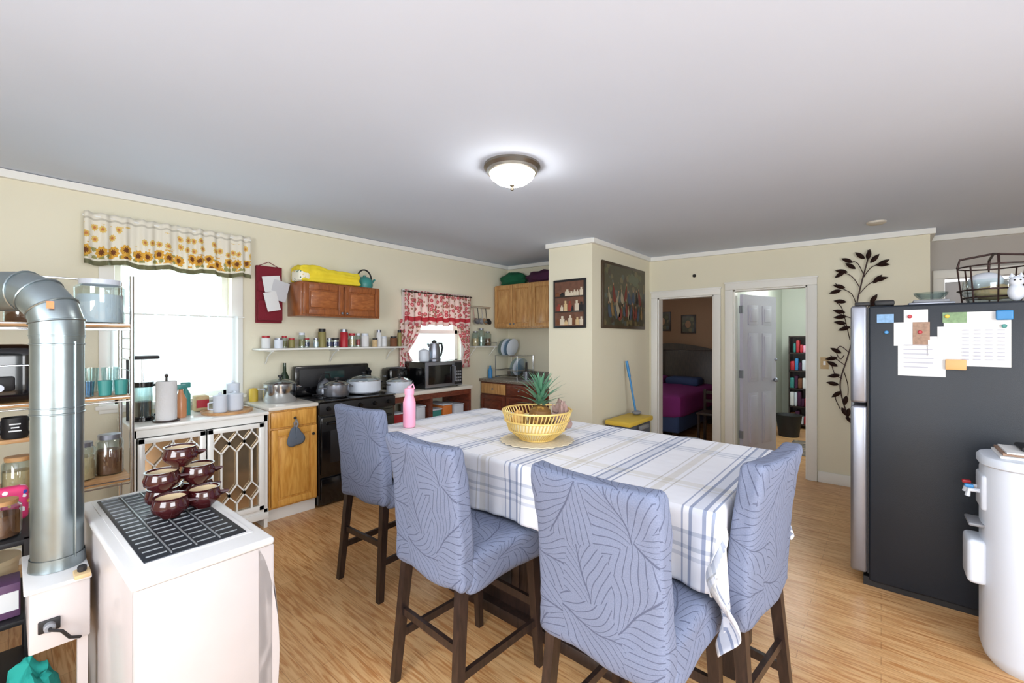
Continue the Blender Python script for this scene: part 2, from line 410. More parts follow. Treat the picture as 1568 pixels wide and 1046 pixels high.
wallrun('wall_back','y',-2.38,YW,-2,-1.88,2.5,[(-.6,1.4,.8,2.1)],WALL)  # unseen wall, opening invented for the fill light behind the camera
b=B('wall_bedroom_back'); b.box(8.1,8.2,1.38,4.2,0,2.56,WALLB); b.fin(loc=(0,0,0))
b=B('wall_bedroom_left'); b.box(5.5,8.1,4.1,4.2,0,2.56,WALLB); b.fin(loc=(0,0,0))
b=B('wall_bedroom_right'); b.box(5.5,8.2,1.385,1.44,0,2.5,WALLB); b.fin(loc=(0,0,0))
b=B('wall_hall_left'); b.box(5.5,9,1.33,1.385,0,2.5,WALLH); b.fin(loc=(0,0,0))
b=B('wall_hall_right'); b.box(5.92,9,.1,.2,0,2.48,WALLH); b.box(5.5,5.92,.1,.2,0,2.48,WALLH); b.fin(loc=(0,0,0))
b=B('wall_hall_end'); b.box(8.9,9,.2,1.33,0,2.5,WALLH); b.fin(loc=(0,0,0))
# trims
b=B('trim_1')
def crown(p0,p1): b.loft(p0,p1,.035,.05,.035,.05,TRIM)
crown((-1.88,YW-.018,zc(YW)-.03),(XA,YW-.018,zc(YW)-.03))
crown((XA-.018,YW,zc(YW)-.03),(XA-.018,2.82,zc(2.82)-.025))
crown((3.907,2.84,zc(2.82)-.025),(3.907,2.25,zc(2.27)-.025))
crown((3.90,2.252,zc(2.27)-.025),(XF,2.252,zc(2.27)-.025))
crown((XF-.018,2.27,zc(2.27)-.025),(XF-.018,-.335,zc(-.335)-.025))
crown((XF-.03,-.353,zc(-.335)-.025),(5.8,-.353,zc(-.335)-.025))
crown((5.782,-.335,zc(-.335)-.025),(5.782,-2.38,zc(-2.38)-.025))
b.fin(loc=(0,0,0))
b=B('baseboard_far')
b.box(XF-.018,XF,-.335,.49,0,.11,TRIM,.004); b.box(XF-.018,XF,1.37,1.40,0,.11,TRIM,.004); b.fin()
b=B('baseboard_partition'); b.box(3.925,XF,2.252,2.27,0,.11,TRIM,.004); b.box(3.907,3.925,2.252,2.82,0,.11,TRIM,.004); b.fin()
b=B('baseboard_left'); b.box(-1.88,.3,YW-.018,YW,0,.11,TRIM,.004); b.fin()
b=B('baseboard_hall'); b.box(5.5,8.9,1.312,1.33,0,.12,TRIM,.004); b.fin()
def casing(name,y0,y1,z1,w=.085):
    b=B(name)
    b.box(XF-.025,XF,y0-w,y0,0,z1,TRIM,.006); b.box(XF-.025,XF,y1,y1+w,0,z1,TRIM,.006)
    b.box(XF-.025,XF,y0-w,y1+w,z1,z1+w,TRIM,.006)
    b.box(XF-.032,XF,y0-w-.008,y1+w+.008,z1+w-.012,z1+w+.006,TRIM,.003)
    b.box(XF,XF+.12,y0,y0+.015,0,z1,TRIM); b.box(XF,XF+.12,y1-.015,y1,0,z1,TRIM); b.box(XF,XF+.12,y0,y1,z1-.015,z1,TRIM)
    b.fin()
casing('trim_2',D2[0],D2[1],2.01); casing('trim_3',D1[0],D1[1]-.0,1.97,.08)
# windows
def window(name,w,sash=True):
    x0,x1,z0,z1=w; b=B(name); m=TRIM; c=.085
    b.box(x0-c,x0,YW-.02,YW,z0-.03,z1+c,m,.005); b.box(x1,x1+c,YW-.02,YW,z0-.03,z1+c,m,.005)
    b.box(x0-c,x1+c,YW-.022,YW,z1,z1+c,m,.005); b.box(x0-c-.02,x1+c+.02,YW-.05,YW+.02,z0-.03,z0,m,.006)
    b.box(x0-c,x1+c,YW-.018,YW,z0-.06,z0-.03,m,.005)
    for s0,s1,yy in ((z0,(z0+z1)/2+.02,YW+.05),((z0+z1)/2-.02,z1,YW+.09)):
        b.box(x0,x0+.045,yy,yy+.03,s0,s1,m); b.box(x1-.045,x1,yy,yy+.03,s0,s1,m)
        b.box(x0,x1,yy,yy+.03,s0,s0+.045,m); b.box(x0,x1,yy,yy+.03,s1-.045,s1,m)
        b.box(x0+.04,x1-.04,yy+.012,yy+.016,s0+.04,s1-.04,GL)
    b.fin()
window('window_1',W1); window('window_2',W2)
# curtains
VAL1=flowers('sunflower_print',(246,242,230),[
   (16,[(.40,(238,208,120)),(.18,(214,140,84))],.17,.30,.6),
   (19,[(.38,(170,168,110))],.05,.13,.7),
   (11,[(.46,(232,184,78)),(.22,(128,76,44))],.05,.16,.85),
   ],[(0,.035,(104,104,58),.9),(.325,.34,(206,202,188),.8)],.28)
b=B('window_valance')
def v1(u,v):
    x=.335+1.03*u; fold=.02*math.sin(u*62+1.5*math.sin(u*9))+.008*math.sin(u*130)
    z=2.335-.36*v*(1+.03*math.sin(u*25))
    return (x,YW-.08-fold*(.35+.65*v)-.02*v,z+.006*math.sin(u*90)*(1-v))
b.grid(v1,170,16,VAL1,uv=lambda u,v:(u*1.45,(1-v)*.38))
b.tube([(.33,YW-.07,2.31),(1.37,YW-.07,2.31)],.008,TRIM)
b.fin(solid=.002)
b=B('cafe_curtain')
def v2(u,v):
    x=.47+.80*u; return (x,YW-.068+.010*math.sin(u*75)+.005*math.sin(u*31),1.65-.62*v)
b.grid(v2,170,8,SHEER); b.tube([(.42,YW-.068,1.64),(1.32,YW-.068,1.64)],.006,TRIM); b.fin()
VAL2=flowers('red_floral_print',(240,218,212),[
   (17,[(.40,(200,74,90)),(.2,(234,160,158))],.09,.9,.75),(26,[(.33,(170,130,106))],.09,.9,.4),(20,[(.4,(214,120,130))],0,.05,.8)],
   [(.05,.10,(196,26,52),.95)],.25)
b=B('window_valance')
def v3(u,v):
    x=2.94+1.05*u; fold=.02*math.sin(u*66+math.sin(u*8))
    return (x,YW-.10-fold*(.3+.7*v),2.02-.40*v+.01*math.sin(u*40)*v)
b.grid(v3,150,12,VAL2,uv=lambda u,v:(u*1.3,(1-v)*.42)); b.tube([(2.92,YW-.10,2.0),(4.0,YW-.10,2.0)],.008,ESP); b.fin(solid=.002)
for k,(xa,xb) in enumerate(((2.90,3.20),(3.76,4.0))):
    b=B('side_curtain')
    def v4(u,v,xa=xa,xb=xb,k=k):
        pinch=.35+.65*abs(math.cos(min(1,v*1.25)*math.pi*.62)) 
        cx=xa if k==0 else xb
        w=(xb-xa)*pinch
        x=cx+(w*u if k==0 else -w*u)
        return (x,YW-.065+.008*math.sin(u*30),1.68-.60*v)
    b.grid(v4,40,16,VAL2,uv=lambda u,v:(u*.3,.12+(1-v)*.55)); b.fin(solid=.002)

# six panel doors
def sixpanel(b,w,h,t=.035,m=WHITE):
    b.box(0,w,0,t,.01,h,m)
    st=.11; mid=.09
    pw=(w-2*st-mid)/2
    for x0 in (st,st+pw+mid):
        for z0,z1 in ((.2,.82),(.95,1.52),(1.62,h-.12)):
            for y0,y1,s in ((-.006,0,-1),(t,t+.006,1)):
                b.box(x0,x0+pw,y0,y1,z0,z1,m,.003)
                b.box(x0+.035,x0+pw-.035,y0-.008 if s<0 else y0,y1 if s<0 else y1+.008,z0+.035,z1-.035,m,.006)
DOORW=mat('door_paint',(190,188,206),.4,var=.02)
b=B('door_1'); sixpanel(b,.70,1.97,m=DOORW)
for y in (-.03,.065): b.sph((.64,y,.95),.028,SILVER); b.sph((.64,y,1.2),.018,SILVER)
for z in (.3,1.0,1.75): b.box(-.012,.01,-.004,.039,z,z+.09,SILVER)
b.fin(loc=(5.52,1.215,0),rotz=math.radians(-19))
b=B('door_2'); sixpanel(b,.66,1.93,m=mat('door_cream',(214,190,150),.5)); b.sph((.6,-.03,.95),.028,SILVER)
b.fin(loc=(5.515,1.51,0),rotz=math.radians(4))
b=B('door_3'); b.T=Matrix.Translation((5.86,-.47,0))@Matrix.Rotation(math.radians(-90),4,'Z'); sixpanel(b,.74,2.0,m=mat('door_grey',(196,196,200),.5)); b.fin()
b=B('trim_4'); 
for y in (-.46,-1.3): b.box(5.775,5.8,y,y+.08,0,2.03,TRIM,.004)
b.box(5.775,5.8,-1.3,-.38,2.03,2.11,TRIM,.004); b.fin()

# ------------------------------------------------------------ cabinets
def cdoor(b,x0,x1,z0,z1,y,m,mp,knob=None,km=SILVER):
    b.box(x0,x1,y-.018,y,z0,z1,m,.004)
    f=.05
    b.box(x0,x0+f,y-.028,y-.016,z0,z1,m,.003); b.box(x1-f,x1,y-.028,y-.016,z0,z1,m,.003)
    b.box(x0+f,x1-f,y-.028,y-.016,z0,z0+f,m,.003); b.box(x0+f,x1-f,y-.028,y-.016,z1-f,z1,m,.003)
    b.box(x0+f+.015,x1-f-.015,y-.029,y-.016,z0+f+.015,z1-f-.015,mp,.010)
    if knob: b.sph((knob[0],y-.04,knob[1]),.012,km)
b=B('wall_cabinet'); b.box(1.70,2.50,3.95,YW-.001,1.665,1.975,OAKD,.004)
cdoor(b,1.715,2.095,1.68,1.96,3.95,OAKD,OAKDV,knob=(2.075,1.70)); cdoor(b,2.105,2.485,1.68,1.96,3.95,OAKD,OAKDV,knob=(2.125,1.70))
b.fin()
b=B('base_cabinet'); b.box(1.335,1.715,3.67,YW-.02,.1,.885,OAKY,.003); b.box(1.335,1.715,3.70,YW-.02,0,.1,TRIM)
b.box(1.325,1.718,3.64,YW-.02,.885,.915,COUNTERW,.006)
b.box(1.345,1.705,3.65,3.67,.745,.87,OAKY,.005); b.sph((1.525,3.64,.81),.012,BLACKM)
cdoor(b,1.345,1.705,.12,.73,3.67,OAKY,OAKY); b.sph((1.67,3.63,.66),.012,BLACKM)
b.fin()
b=B('oven_mitt')
def mitt(u,v):
    a=2*math.pi*u; r=v*(.07+.012*math.cos(3*a+.5)); return (1.52+r*math.sin(a)*.95,3.622-.01*(1-v)**.5,.655+r*math.cos(a)*1.1)
b.grid(mitt,32,6,mat('mitt_fabric',(96,106,120),.9)); b.tube([(1.52,3.625,.72),(1.51,3.62,.77),(1.525,3.622,.80),(1.54,3.622,.76),(1.52,3.625,.72)],.004,GREY); b.fin(solid=.008)
# white lattice sideboard
b=B('lattice_sideboard')
x0,x1,y0,y1=.50,1.31,3.61,4.12
b.box(x0,x1,y0-.015,y1,.87,.895,WHITE,.005); b.box(x0+.005,x1-.005,y1-.02,y1,.12,.87,WHITE); b.box(x0+.005,x0+.03,y0,y1,.0,.87,WHITE); b.box(x1-.03,x1-.005,y0,y1,0,.87,WHITE)
b.box(x0,x1,y0,y1,.12,.145,WHITE); b.box(x0,x1,y0,y0+.02,.82,.87,WHITE)
b.box(x0,x1,y0-.01,y0+.02,.07,.12,WHITE,.004)
for dx0,dx1 in ((.535,.90),(.91,1.275)):
    f=.035; yy=y0-.004
    b.box(dx0,dx0+f,yy-.015,yy+.01,.15,.815,WHITE,.003); b.box(dx1-f,dx1,yy-.015,yy+.01,.15,.815,WHITE,.003)
    b.box(dx0,dx1,yy-.015,yy+.01,.15,.15+f,WHITE,.003); b.box(dx0,dx1,yy-.015,yy+.01,.815-f,.815,WHITE,.003)
    b.box(dx0+f,dx1-f,yy+.012,yy+.016,.185,.78,MIRROR)
    n=3; w=(dx1-dx0-2*f)/n; 
    for i in range(n):
        xa=dx0+f+i*w; xm=xa+w/2; xb=xa+w
        for (p,q) in (((xm,.78),(xm,.765)),((xm,.765),(xa,.705)),((xm,.765),(xb,.705)),((xa,.705),(xa,.685)),((xb,.705),(xb,.685)),((xa,.685),(xm,.625)),((xb,.685),(xm,.625)),
                      ((xm,.625),(xm,.385)),((xm,.385),(xa,.325)),((xm,.385),(xb,.325)),((xa,.325),(xa,.305)),((xb,.325),(xb,.305)),((xa,.305),(xm,.245)),((xb,.305),(xm,.245)),((xm,.245),(xm,.185))):
            b.loft((p[0],yy-.004,p[1]),(q[0],yy-.004,q[1]),.011,.014,.011,.014,WHITE)
    b.sph(((dx1-.015) if dx0<.6 else dx0+.015,yy-.025,.5),.01,SILVER)
b.fin()
# stove
b=B('kitchen_range')
b.box(1.725,2.48,3.66,4.2,.02,.905,BLACK,.006); b.box(1.72,2.485,3.63,4.2,.905,.92,BLACK,.006)
b.box(1.725,2.48,4.12,4.2,.92,1.20,BLACK,.015); b.box(1.76,2.44,4.112,4.12,1.0,1.17,BLACKM,.003); b.box(2.0,2.2,4.108,4.113,1.07,1.14,mat('clock_glass',(40,60,60),.1),.002)
b.box(1.74,2.465,3.635,3.66,.28,.78,BLACK,.008); b.box(1.82,2.385,3.63,3.636,.38,.66,BLACKM,.003)
b.tube([(1.79,3.636,.72),(1.79,3.60,.73),(2.41,3.60,.73),(2.41,3.636,.72)],.011,BLACK)
b.box(1.74,2.465,3.64,3.66,.06,.25,BLACK,.008)
b.box(1.725,2.48,3.635,3.66,.80,.90,BLACKM,.006)
for i in range(5):
    x=1.80+i*.15; b.lathe((x,3.635,.85),[(0,.028),(.014,.028),(.018,0),(.02,0)],BLACK,16,Matrix.Rotation(math.radians(90),3,'X'))
for x in (1.93,2.28):
    for y in (3.79,4.0):
        for r in (.03,.06,.09): b.tube([(x+r*math.cos(t*.35),y+r*math.sin(t*.35),.925) for t in range(18)],.004,BLACKM,6,True)
        for k in range(4): 
            a=k*math.pi/2+.78; b.tube([(x,y,.93),(x+.1*math.cos(a),y+.1*math.sin(a),.93)],.005,BLACKM,6)
b.fin()
# right counter w cart
b=B('microwave_cabinet')
b.box(2.50,3.62,3.72,YW-.001,.86,.90,COUNTERW,.006)
for x in (2.51,3.0,3.58): b.box(x,x+.03,3.74,YW-.001,0,.86,CHERRY)
for z in (.1,.45): b.box(2.52,3.6,3.75,YW-.001,z,z+.02,CHERRY)
b.box(2.52,3.6,3.745,3.765,.80,.86,CHERRY)
b.fin()
b=B('storage_bin')
for i,(x,m,w,h) in enumerate(((2.56,RED,.14,.2),(2.72,YELP,.12,.16),(2.86,WHITEP,.12,.24),(3.05,TEAL,.16,.18),(3.23,ORANGE,.14,.22),(3.40,WHITEP,.15,.2))):
    b.box(x,x+w,3.80,4.1,.471,.47+h,m,.012)
    b.box(x-.005,x+w+.005,3.795,4.105,.47+h,.485+h,WHITEP,.004)
    b.box(x,x+w,3.80,4.1,.121,.12+h,[CHERRY,GREY,BROWN][i%3],.012)
b.fin()
b=B('microwave_oven'); b.box(2.95,3.50,3.78,4.15,.91,1.20,BLACK,.01); b.box(2.955,3.495,3.765,3.78,.915,1.195,SILVER,.005); b.box(2.99,3.33,3.758,3.766,.95,1.16,BLACK,.004)
b.box(3.37,3.48,3.758,3.766,.93,1.18,BLACKM,.003); b.tube([(3.35,3.765,.96),(3.35,3.735,.97),(3.35,3.735,1.14),(3.35,3.765,1.15)],.008,SILVER)
for i in range(4):
    for j in range(3): b.box(3.385+j*.03,3.405+j*.03,3.753,3.759,.96+i*.035,.98+i*.035,GREY)
for x in (2.98,3.46): 
    for y in (3.82,4.1): b.cyl((x,y,.901),.012,.012,BLACKM,10)
b.fin()
b=B('electric_kettle'); c=(3.22,3.95,1.201)
b.lathe(c,[(0,0),(.075,0),(.078,.02),(.07,.03),(.072,.04),(.066,.14),(.055,.2),(.02,.215),(0,.216)],SILVER)
b.tube([(3.27,3.95,1.40),(3.33,3.95,1.40),(3.345,3.95,1.35),(3.32,3.95,1.26),(3.285,3.95,1.25)],.012,BLACKM); b.lathe((3.22,3.95,1.41),[(.03,0),(.03,.012),(.01,.03),(0,.03)],BLACKM)
b.loft((3.165,3.95,1.36),(3.13,3.95,1.40),.03,.04,.02,.015,SILVER); b.fin()
b=B('white_canister'); b.lathe((3.05,3.92,1.203),[(0,0),(.055,0),(.06,.02),(.06,.11),(.05,.125),(.02,.135),(0,.15)],WHITEP); b.fin()
b=B('toaster'); b.box(2.66,2.90,4.0,4.18,.91,1.14,BLACK,.03,3); b.box(2.70,2.86,4.03,4.055,1.135,1.143,SILVER); b.box(2.70,2.86,4.11,4.135,1.135,1.143,SILVER); b.box(2.64,2.66,4.07,4.11,1.04,1.06,GREY,.004); b.box(2.67,2.89,4.01,4.17,.901,.912,BLACKM); b.fin()

# alcove cabinets
RT=Matrix.Rotation(math.radians(-90),4,'Z')
b=B('wall_cabinet'); b.T=RT
b.box(-4.20,-2.84,4.54,XA-.001,1.60,2.21,OAKL,.004)
for i in range(4): cdoor(b,-4.19+i*.337,-4.19+i*.337+.33,1.615,2.195,4.54,OAKL,OAKL,knob=(-4.19+i*.337+(.30 if i%2==0 else .03),1.66))
b.fin()
b=B('sink_cabinet'); b.T=RT
b.box(-4.22,-2.83,4.27,XA-.001,.1,.87,CHERRY,.003); b.box(-4.22,-2.83,4.33,XA-.001,0,.1,BLACKM)
b.box(-4.225,-2.825,4.23,XA-.001,.87,.91,GRANITE,.006); b.box(-4.225,-2.825,XA-.02,XA-.001,.91,1.0,GRANITE,.004)
for i in range(3):
    xa=-4.20+i*.46; b.box(xa,xa+.44,4.25,4.27,.71,.85,OAKL if i==0 else CHERRY,.005); b.sph((xa+.22,4.24,.78),.012,SILVER)
    cdoor(b,xa,xa+.44,.12,.69,4.27,CHERRY,CHERRY)
b.box(-3.55,-3.0,4.36,4.74,.905,.915,SILVER,.004); b.box(-3.52,-3.03,4.39,4.71,.912,.916,GREY,.002)
b.tube([(-3.28,4.78,.91),(-3.28,4.78,1.12),(-3.28,4.74,1.17),(-3.28,4.66,1.17),(-3.28,4.63,1.12)],.012,CHROME)
b.fin()
b=B('dish_rack')
for z in (.93,1.02):
    b.tube([(4.45,3.72,z),(4.80,3.72,z),(4.80,4.12,z),(4.45,4.12,z)],.005,CHROME,6,True)
for x in (4.45,4.8):
    for y in (3.72,4.12): b.tube([(x,y,.911),(x,y,1.22)],.005,CHROME,6)
b.tube([(4.45,3.72,1.22),(4.80,3.72,1.22),(4.80,4.12,1.22),(4.45,4.12,1.22)],.005,CHROME,6,True)
for i in range(7):
    y=3.76+i*.055
    b.lathe((4.62,y,1.33 if i>2 else 1.06),[(0,0),(.06,0),(.12,.018),(.125,.02)],WHITEP if i%2 else GLB,24,Matrix.Rotation(math.radians(-78),3,'X'))
for i in range(9): b.tube([(4.45,3.74+i*.045,1.22),(4.8,3.74+i*.045,1.22)],.003,CHROME,6)
b.fin()
b=B('dish_soap_bottle'); b.lathe((4.38,4.15,.911),[(0,0),(.03,0),(.032,.1),(.015,.14),(.012,.17),(0,.17)],BLUE,16); b.fin()
b=B('utensil_cup'); b.lathe((4.5,3.6,.911),[(0,0),(.04,0),(.045,.11),(.04,.11),(.036,.01)],SILVER,16)
for a in (-.02,0,.02): b.tube([(4.5+a,3.6,.93),(4.5+a*2,3.6+a,1.14)],.005,ESP,6)
b.fin()
b=B('hanging_ladle_rack'); b.box(4.80,4.85,2.95,3.03,1.2,1.42,ESP,.01); b.sph((4.79,2.99,1.22),(.03,.03,.05),MAROON); b.fin()

def lump(name,c,r,m,seed=0,amp=.25):
    b=B(name); vs=[];fs=[];n1,n2=32,18
    for j in range(n2+1):
        t=math.pi*j/n2
        for i in range(n1):
            a=2*math.pi*i/n1
            d=Vector((max(math.sin(t),1e-3)*math.cos(a),max(math.sin(t),1e-3)*math.sin(a),-math.cos(t)))
            k=1+amp*noise.noise(d*2.2+Vector((seed,0,0)))+amp*.5*noise.noise(d*6+Vector((0,seed,0)))
            p=Vector((d.x*r[0]*k,d.y*r[1]*k,max(-r[2]*.55,d.z*r[2]*k)))
            vs.append(Vector((c[0],c[1],c[2]+r[2]*.55))+p)
    for j in range(n2):
        for i in range(n1):
            i2=(i+1)%n1; fs.append([j*n1+i,j*n1+i2,(j+1)*n1+i2,(j+1)*n1+i])
    b.add(vs,fs,m,True); return b.fin()
b=B('folded_blanket')
def bl(p):
    q=Vector((p.x*7,p.y*7,p.z*9)); lay=.008*math.sin(p.z*80)
    zz=p.z+(.016*noise.noise(q)+.010*noise.noise(q*3.3) if p.z>0 else 0)
    return (p.x+.012*noise.noise(q*1.5),p.y-lay*(1 if p.y<0 else -1)+.010*noise.noise(q*2.3),zz*(1-.16*(p.x/.30)) if p.z>0 else max(p.z,-.071))
b.rbox((2.0,4.07,2.05),(.29,.118,.07),.018,YEL,bl,cuts=22,pw=.8)
b.rbox((1.745,4.05,2.035),(.05,.10,.055),.03,spots('striped_cloth',(240,236,220),[(60,120,100),(226,190,60)],30,.3,.8,'Object'))
b.fin()
b=B('teal_kettle'); b.lathe((2.40,4.07,1.977),[(0,0),(.075,0),(.085,.03),(.08,.08),(.05,.115),(.015,.12),(.015,.135),(0,.14)],TEAL)
b.tube([(2.40+.08*math.cos(t),4.07,2.07+.10*math.sin(t)) for t in [math.pi*k/10 for k in range(10,-1,-1)]],.008,BLACKM)
b.tube([(2.465,4.07,2.03),(2.52,4.07,2.08)],[.018,.01],TEAL); b.fin()
lump('green_cloth_bundle',(4.69,3.98,2.212),(.14,.22,.12),GREENF,3); lump('dark_cloth_bundle',(4.69,3.45,2.212),(.14,.26,.11),PURF,8)
lump('dark_cloth_bundle',(4.69,3.0,2.212),(.13,.15,.09),BLACKM,5)

# wall shelf + spices
b=B('wall_shelf'); b.box(1.40,2.90,4.03,YW-.001,1.355,1.372,WHITE,.003)
for x in (1.5,2.1,2.75):
    b.box(x,x+.015,4.05,YW-.001,1.34,1.355,WHITE); b.tube([(x+.007,YW-.01,1.23),(x+.007,4.16,1.30),(x+.007,4.06,1.345)],.006,WHITE,6)
b.fin()
b=B('spice_jars')
cols=[RED,WHITEP,BROWN,mat('green_label',(70,110,70),.5),BEIGE,mat('navy_label',(50,60,110),.5),PAPER,BEIGE,WHITEP,mat('olive',(140,132,80),.5)]
x=1.45
while x<2.82:
    r=random.choice((.024,.028,.036,.04)); h=random.choice((.09,.11,.14,.18)); m=random.choice(cols); y=random.choice((4.09,4.12,4.15))
    b.lathe((x+r,y,1.373),[(0,0),(r,0),(r,h*.8),(r*.85,h*.84)],m if random.random()<.4 else GL,16)
    b.lathe((x+r,y,1.375),[(0,h*.1),(r*.9,h*.1),(r*.9,h*.55),(0,h*.55)],random.choice(cols),14)
    b.lathe((x+r,y,1.373),[(r*.88,h*.84),(r*.88,h),(0,h)],random.choice((RED,BLACKM,WHITEP,SILVER,SILVER)),16)
    x+=2*r+.012
b.fin()
b=B('letter_holder'); b.box(1.425,1.64,4.195,YW-.001,1.60,2.11,REDF,.004); b.box(1.43,1.635,4.16,4.195,1.62,1.80,REDF,.012); b.box(1.43,1.635,4.165,4.195,1.88,1.97,REDF,.012)
def sheet(cx_,cz_,w,h,ang,y,m):
    a=math.radians(ang); ca,sa=math.cos(a),math.sin(a)
    def f(u,v):
        px_=(u-.5)*w; pz_=(v-.5)*h; return (cx_+px_*ca-pz_*sa,y-.012*(1-v)**2-.004*math.sin(u*3),cz_+px_*sa+pz_*ca)
    b.grid(f,6,8,m)
sheet(1.54,1.95,.15,.14,9,4.155,PAPER); sheet(1.60,1.89,.14,.18,-14,4.146,PAPER2); sheet(1.53,1.79,.11,.17,12,4.134,PAPER)
b.tube([(1.45,4.21,2.11),(1.53,4.21,2.15),(1.61,4.21,2.11)],.003,REDF,6); b.fin()
b=B('wall_rack'); b.box(4.03,4.45,4.08,YW-.001,1.34,1.355,WHITE,.003); b.tube([(4.04,4.08,1.40),(4.44,4.08,1.40)],.004,CHROME,6)
for x in (4.05,4.43): b.tube([(x,4.08,1.355),(x,4.08,1.40)],.004,CHROME,6); b.tube([(x,4.22,1.22),(x,4.1,1.34)],.005,WHITE,6)
b.fin()
b=B('glass_jars')
for x,h,m in ((4.09,.2,BEIGE),(4.20,.24,GL),(4.33,.2,BROWN)):
    b.lathe((x,4.15,1.356),[(0,0),(.045,0),(.05,.02),(.05,h*.8),(.03,h*.92)],GL,18); b.lathe((x,4.15,1.36),[(0,0),(.042,0),(.042,h*.5),(0,h*.5)],m,16); b.lathe((x,4.15,1.356),[(.032,h*.92),(.034,h),(0,h)],SILVER,16)
b.fin()
b=B('hanging_utensils'); b.tube([(4.06,4.2,1.88),(4.42,4.2,1.88)],.006,CHROME,8)
for i,x in enumerate((4.1,4.18,4.26,4.34)):
    b.tube([(x,4.2,1.88),(x,4.18,1.72)],.005,BLACKM if i%2 else CHROME,6); b.lathe((x,4.17,1.68),[(0,0),(.03,.01),(.045,.035),(.045,.04),(0,.02)],[SILVER,GREY,CHROME,BLACKM][i],16,Matrix.Rotation(1.2,3,'X'))
b.tube([(4.02,YW-.01,1.9),(4.46,YW-.01,1.9)],.006,CHROME,6)
b.fin()

def pot(name,x,y,z,r,h,body=SILVER,lid=GL,handle='side'):
    b=B(name)
    b.lathe((x,y,z),[(0,0),(r*.92,0),(r,.012),(r,h),(r+.006,h+.004),(r-.004,h+.004),(r-.006,.01),(0,.008)],body,32)
    if lid: 
        b.lathe((x,y,z+h+.004),[(r,0),(r,.006),(r*.7,r*.22),(r*.2,r*.33),(0,r*.34)],lid,32); b.lathe((x,y,z+h+.004+r*.33),[(.008,0),(.008,.012),(.02,.018),(.018,.03),(0,.032)],BLACKM,14)
        b.tube([(x+r*math.cos(t*.2618),y+r*math.sin(t*.2618),z+h+.006) for t in range(24)],.004,CHROME,6,True)
    if handle=='side':
        for s in (-1,1): b.tube([(x+s*r,y-.03,z+h*.78),(x+s*(r+.035),y-.025,z+h*.8),(x+s*(r+.035),y+.025,z+h*.8),(x+s*r,y+.03,z+h*.78)],.006,body if body!=WHITEP else BLACKM,6)
    return b.fin()
pot('stock_pot',1.52,3.93,.916,.13,.15,CHROME,GL); 
b=B('wine_bottle'); b.lathe((1.64,4.14,.916),[(0,0),(.035,0),(.037,.19),(.015,.24),(.013,.32),(0,.32)],mat('green_bottle',(30,50,30),.1),20); b.fin()
b=B('storage_tin'); b.lathe((1.38,4.13,.916),[(0,0),(.035,0),(.035,.1),(.03,.11),(0,.115)],YELP,20); b.fin()
pot('saucepan',1.95,3.78,.936,.11,.10,SILVER,GL); pot('cooking_pot',2.27,3.86,.936,.16,.11,WHITEP,GL); pot('cooking_pot',2.66,3.83,.901,.13,.11,WHITEP,GL)
b=B('kettle'); b.lathe((1.96,4.02,.936),[(0,0),(.075,0),(.08,.03),(.06,.1),(.02,.13),(0,.15)],SILVER,24); b.tube([(1.90,4.02,1.05),(1.93,4.02,1.12),(2.0,4.02,1.12),(2.02,4.02,1.05)],.007,BLACKM); b.fin()
b=B('pepper_mill'); b.lathe((2.45,4.07,.921),[(0,0),(.03,0),(.02,.06),(.03,.12),(.022,.17),(.03,.2),(0,.24)],BLACK,18); b.fin()

# items on the sideboard
Z=.896
b=B('coffee_press'); x,y=.60,3.86
b.cyl((x,y,Z),.07,.03,BLACK); b.lathe((x,y,Z+.03),[(.055,0),(.055,.2),(.052,.2),(.052,0)],GL); b.lathe((x,y,Z+.03),[(0,0),(.05,0),(.05,.1),(0,.1)],BLACKM)
b.cyl((x,y,Z+.23),.062,.035,BLACK); b.tube([(x,y,Z+.26),(x,y,Z+.42)],.006,CHROME); b.box(x-.07,x+.09,y-.03,y+.03,Z+.42,Z+.445,BLACKM,.01)
b.tube([(x+.06,y,Z+.24),(x+.12,y,Z+.23),(x+.12,y,Z+.05),(x+.06,y,Z+.03)],.010,BLACK); b.tube([(x-.07,y+.06,Z),(x-.07,y+.06,Z+.42)],.008,BLACKM); b.fin()
b=B('paper_towel_roll'); x,y=.70,3.70
b.cyl((x,y,Z),.075,.012,ESP); b.lathe((x,y,Z+.012),[(.02,0),(.056,0),(.058,.005),(.058,.255),(.056,.26),(.02,.26),(.02,0)],mat('paper_towel',(220,220,222),.95,bump=.3,bscale=60),32); b.tube([(x,y,Z),(x,y,Z+.31)],.007,ESP); b.sph((x,y,Z+.31),.012,ESP); b.fin()
b=B('spray_bottle'); x,y=.80,3.80
b.lathe((x,y,Z),[(0,0),(.032,0),(.034,.02),(.034,.13),(.014,.18),(.014,.2)],mat('clear_orange',(206,140,96),.3)); b.box(x-.035,x+.03,y-.012,y+.012,Z+.2,Z+.235,TEAL,.006); b.tube([(x-.02,y,Z+.2),(x-.035,y,Z+.16)],.005,TEAL,6); b.fin()
b=B('spray_bottle'); x,y=.85,3.90
b.lathe((x,y,Z),[(0,0),(.03,0),(.03,.15),(.012,.19),(.012,.2)],TEAL); b.box(x-.03,x+.03,y-.012,y+.012,Z+.2,Z+.24,TEAL,.006); b.fin()
b=B('wooden_tray'); b.lathe((1.09,3.80,Z),[(0,0),(.165,0),(.17,.02),(.16,.02),(.155,.01),(0,.01)],TAN,36); b.fin()
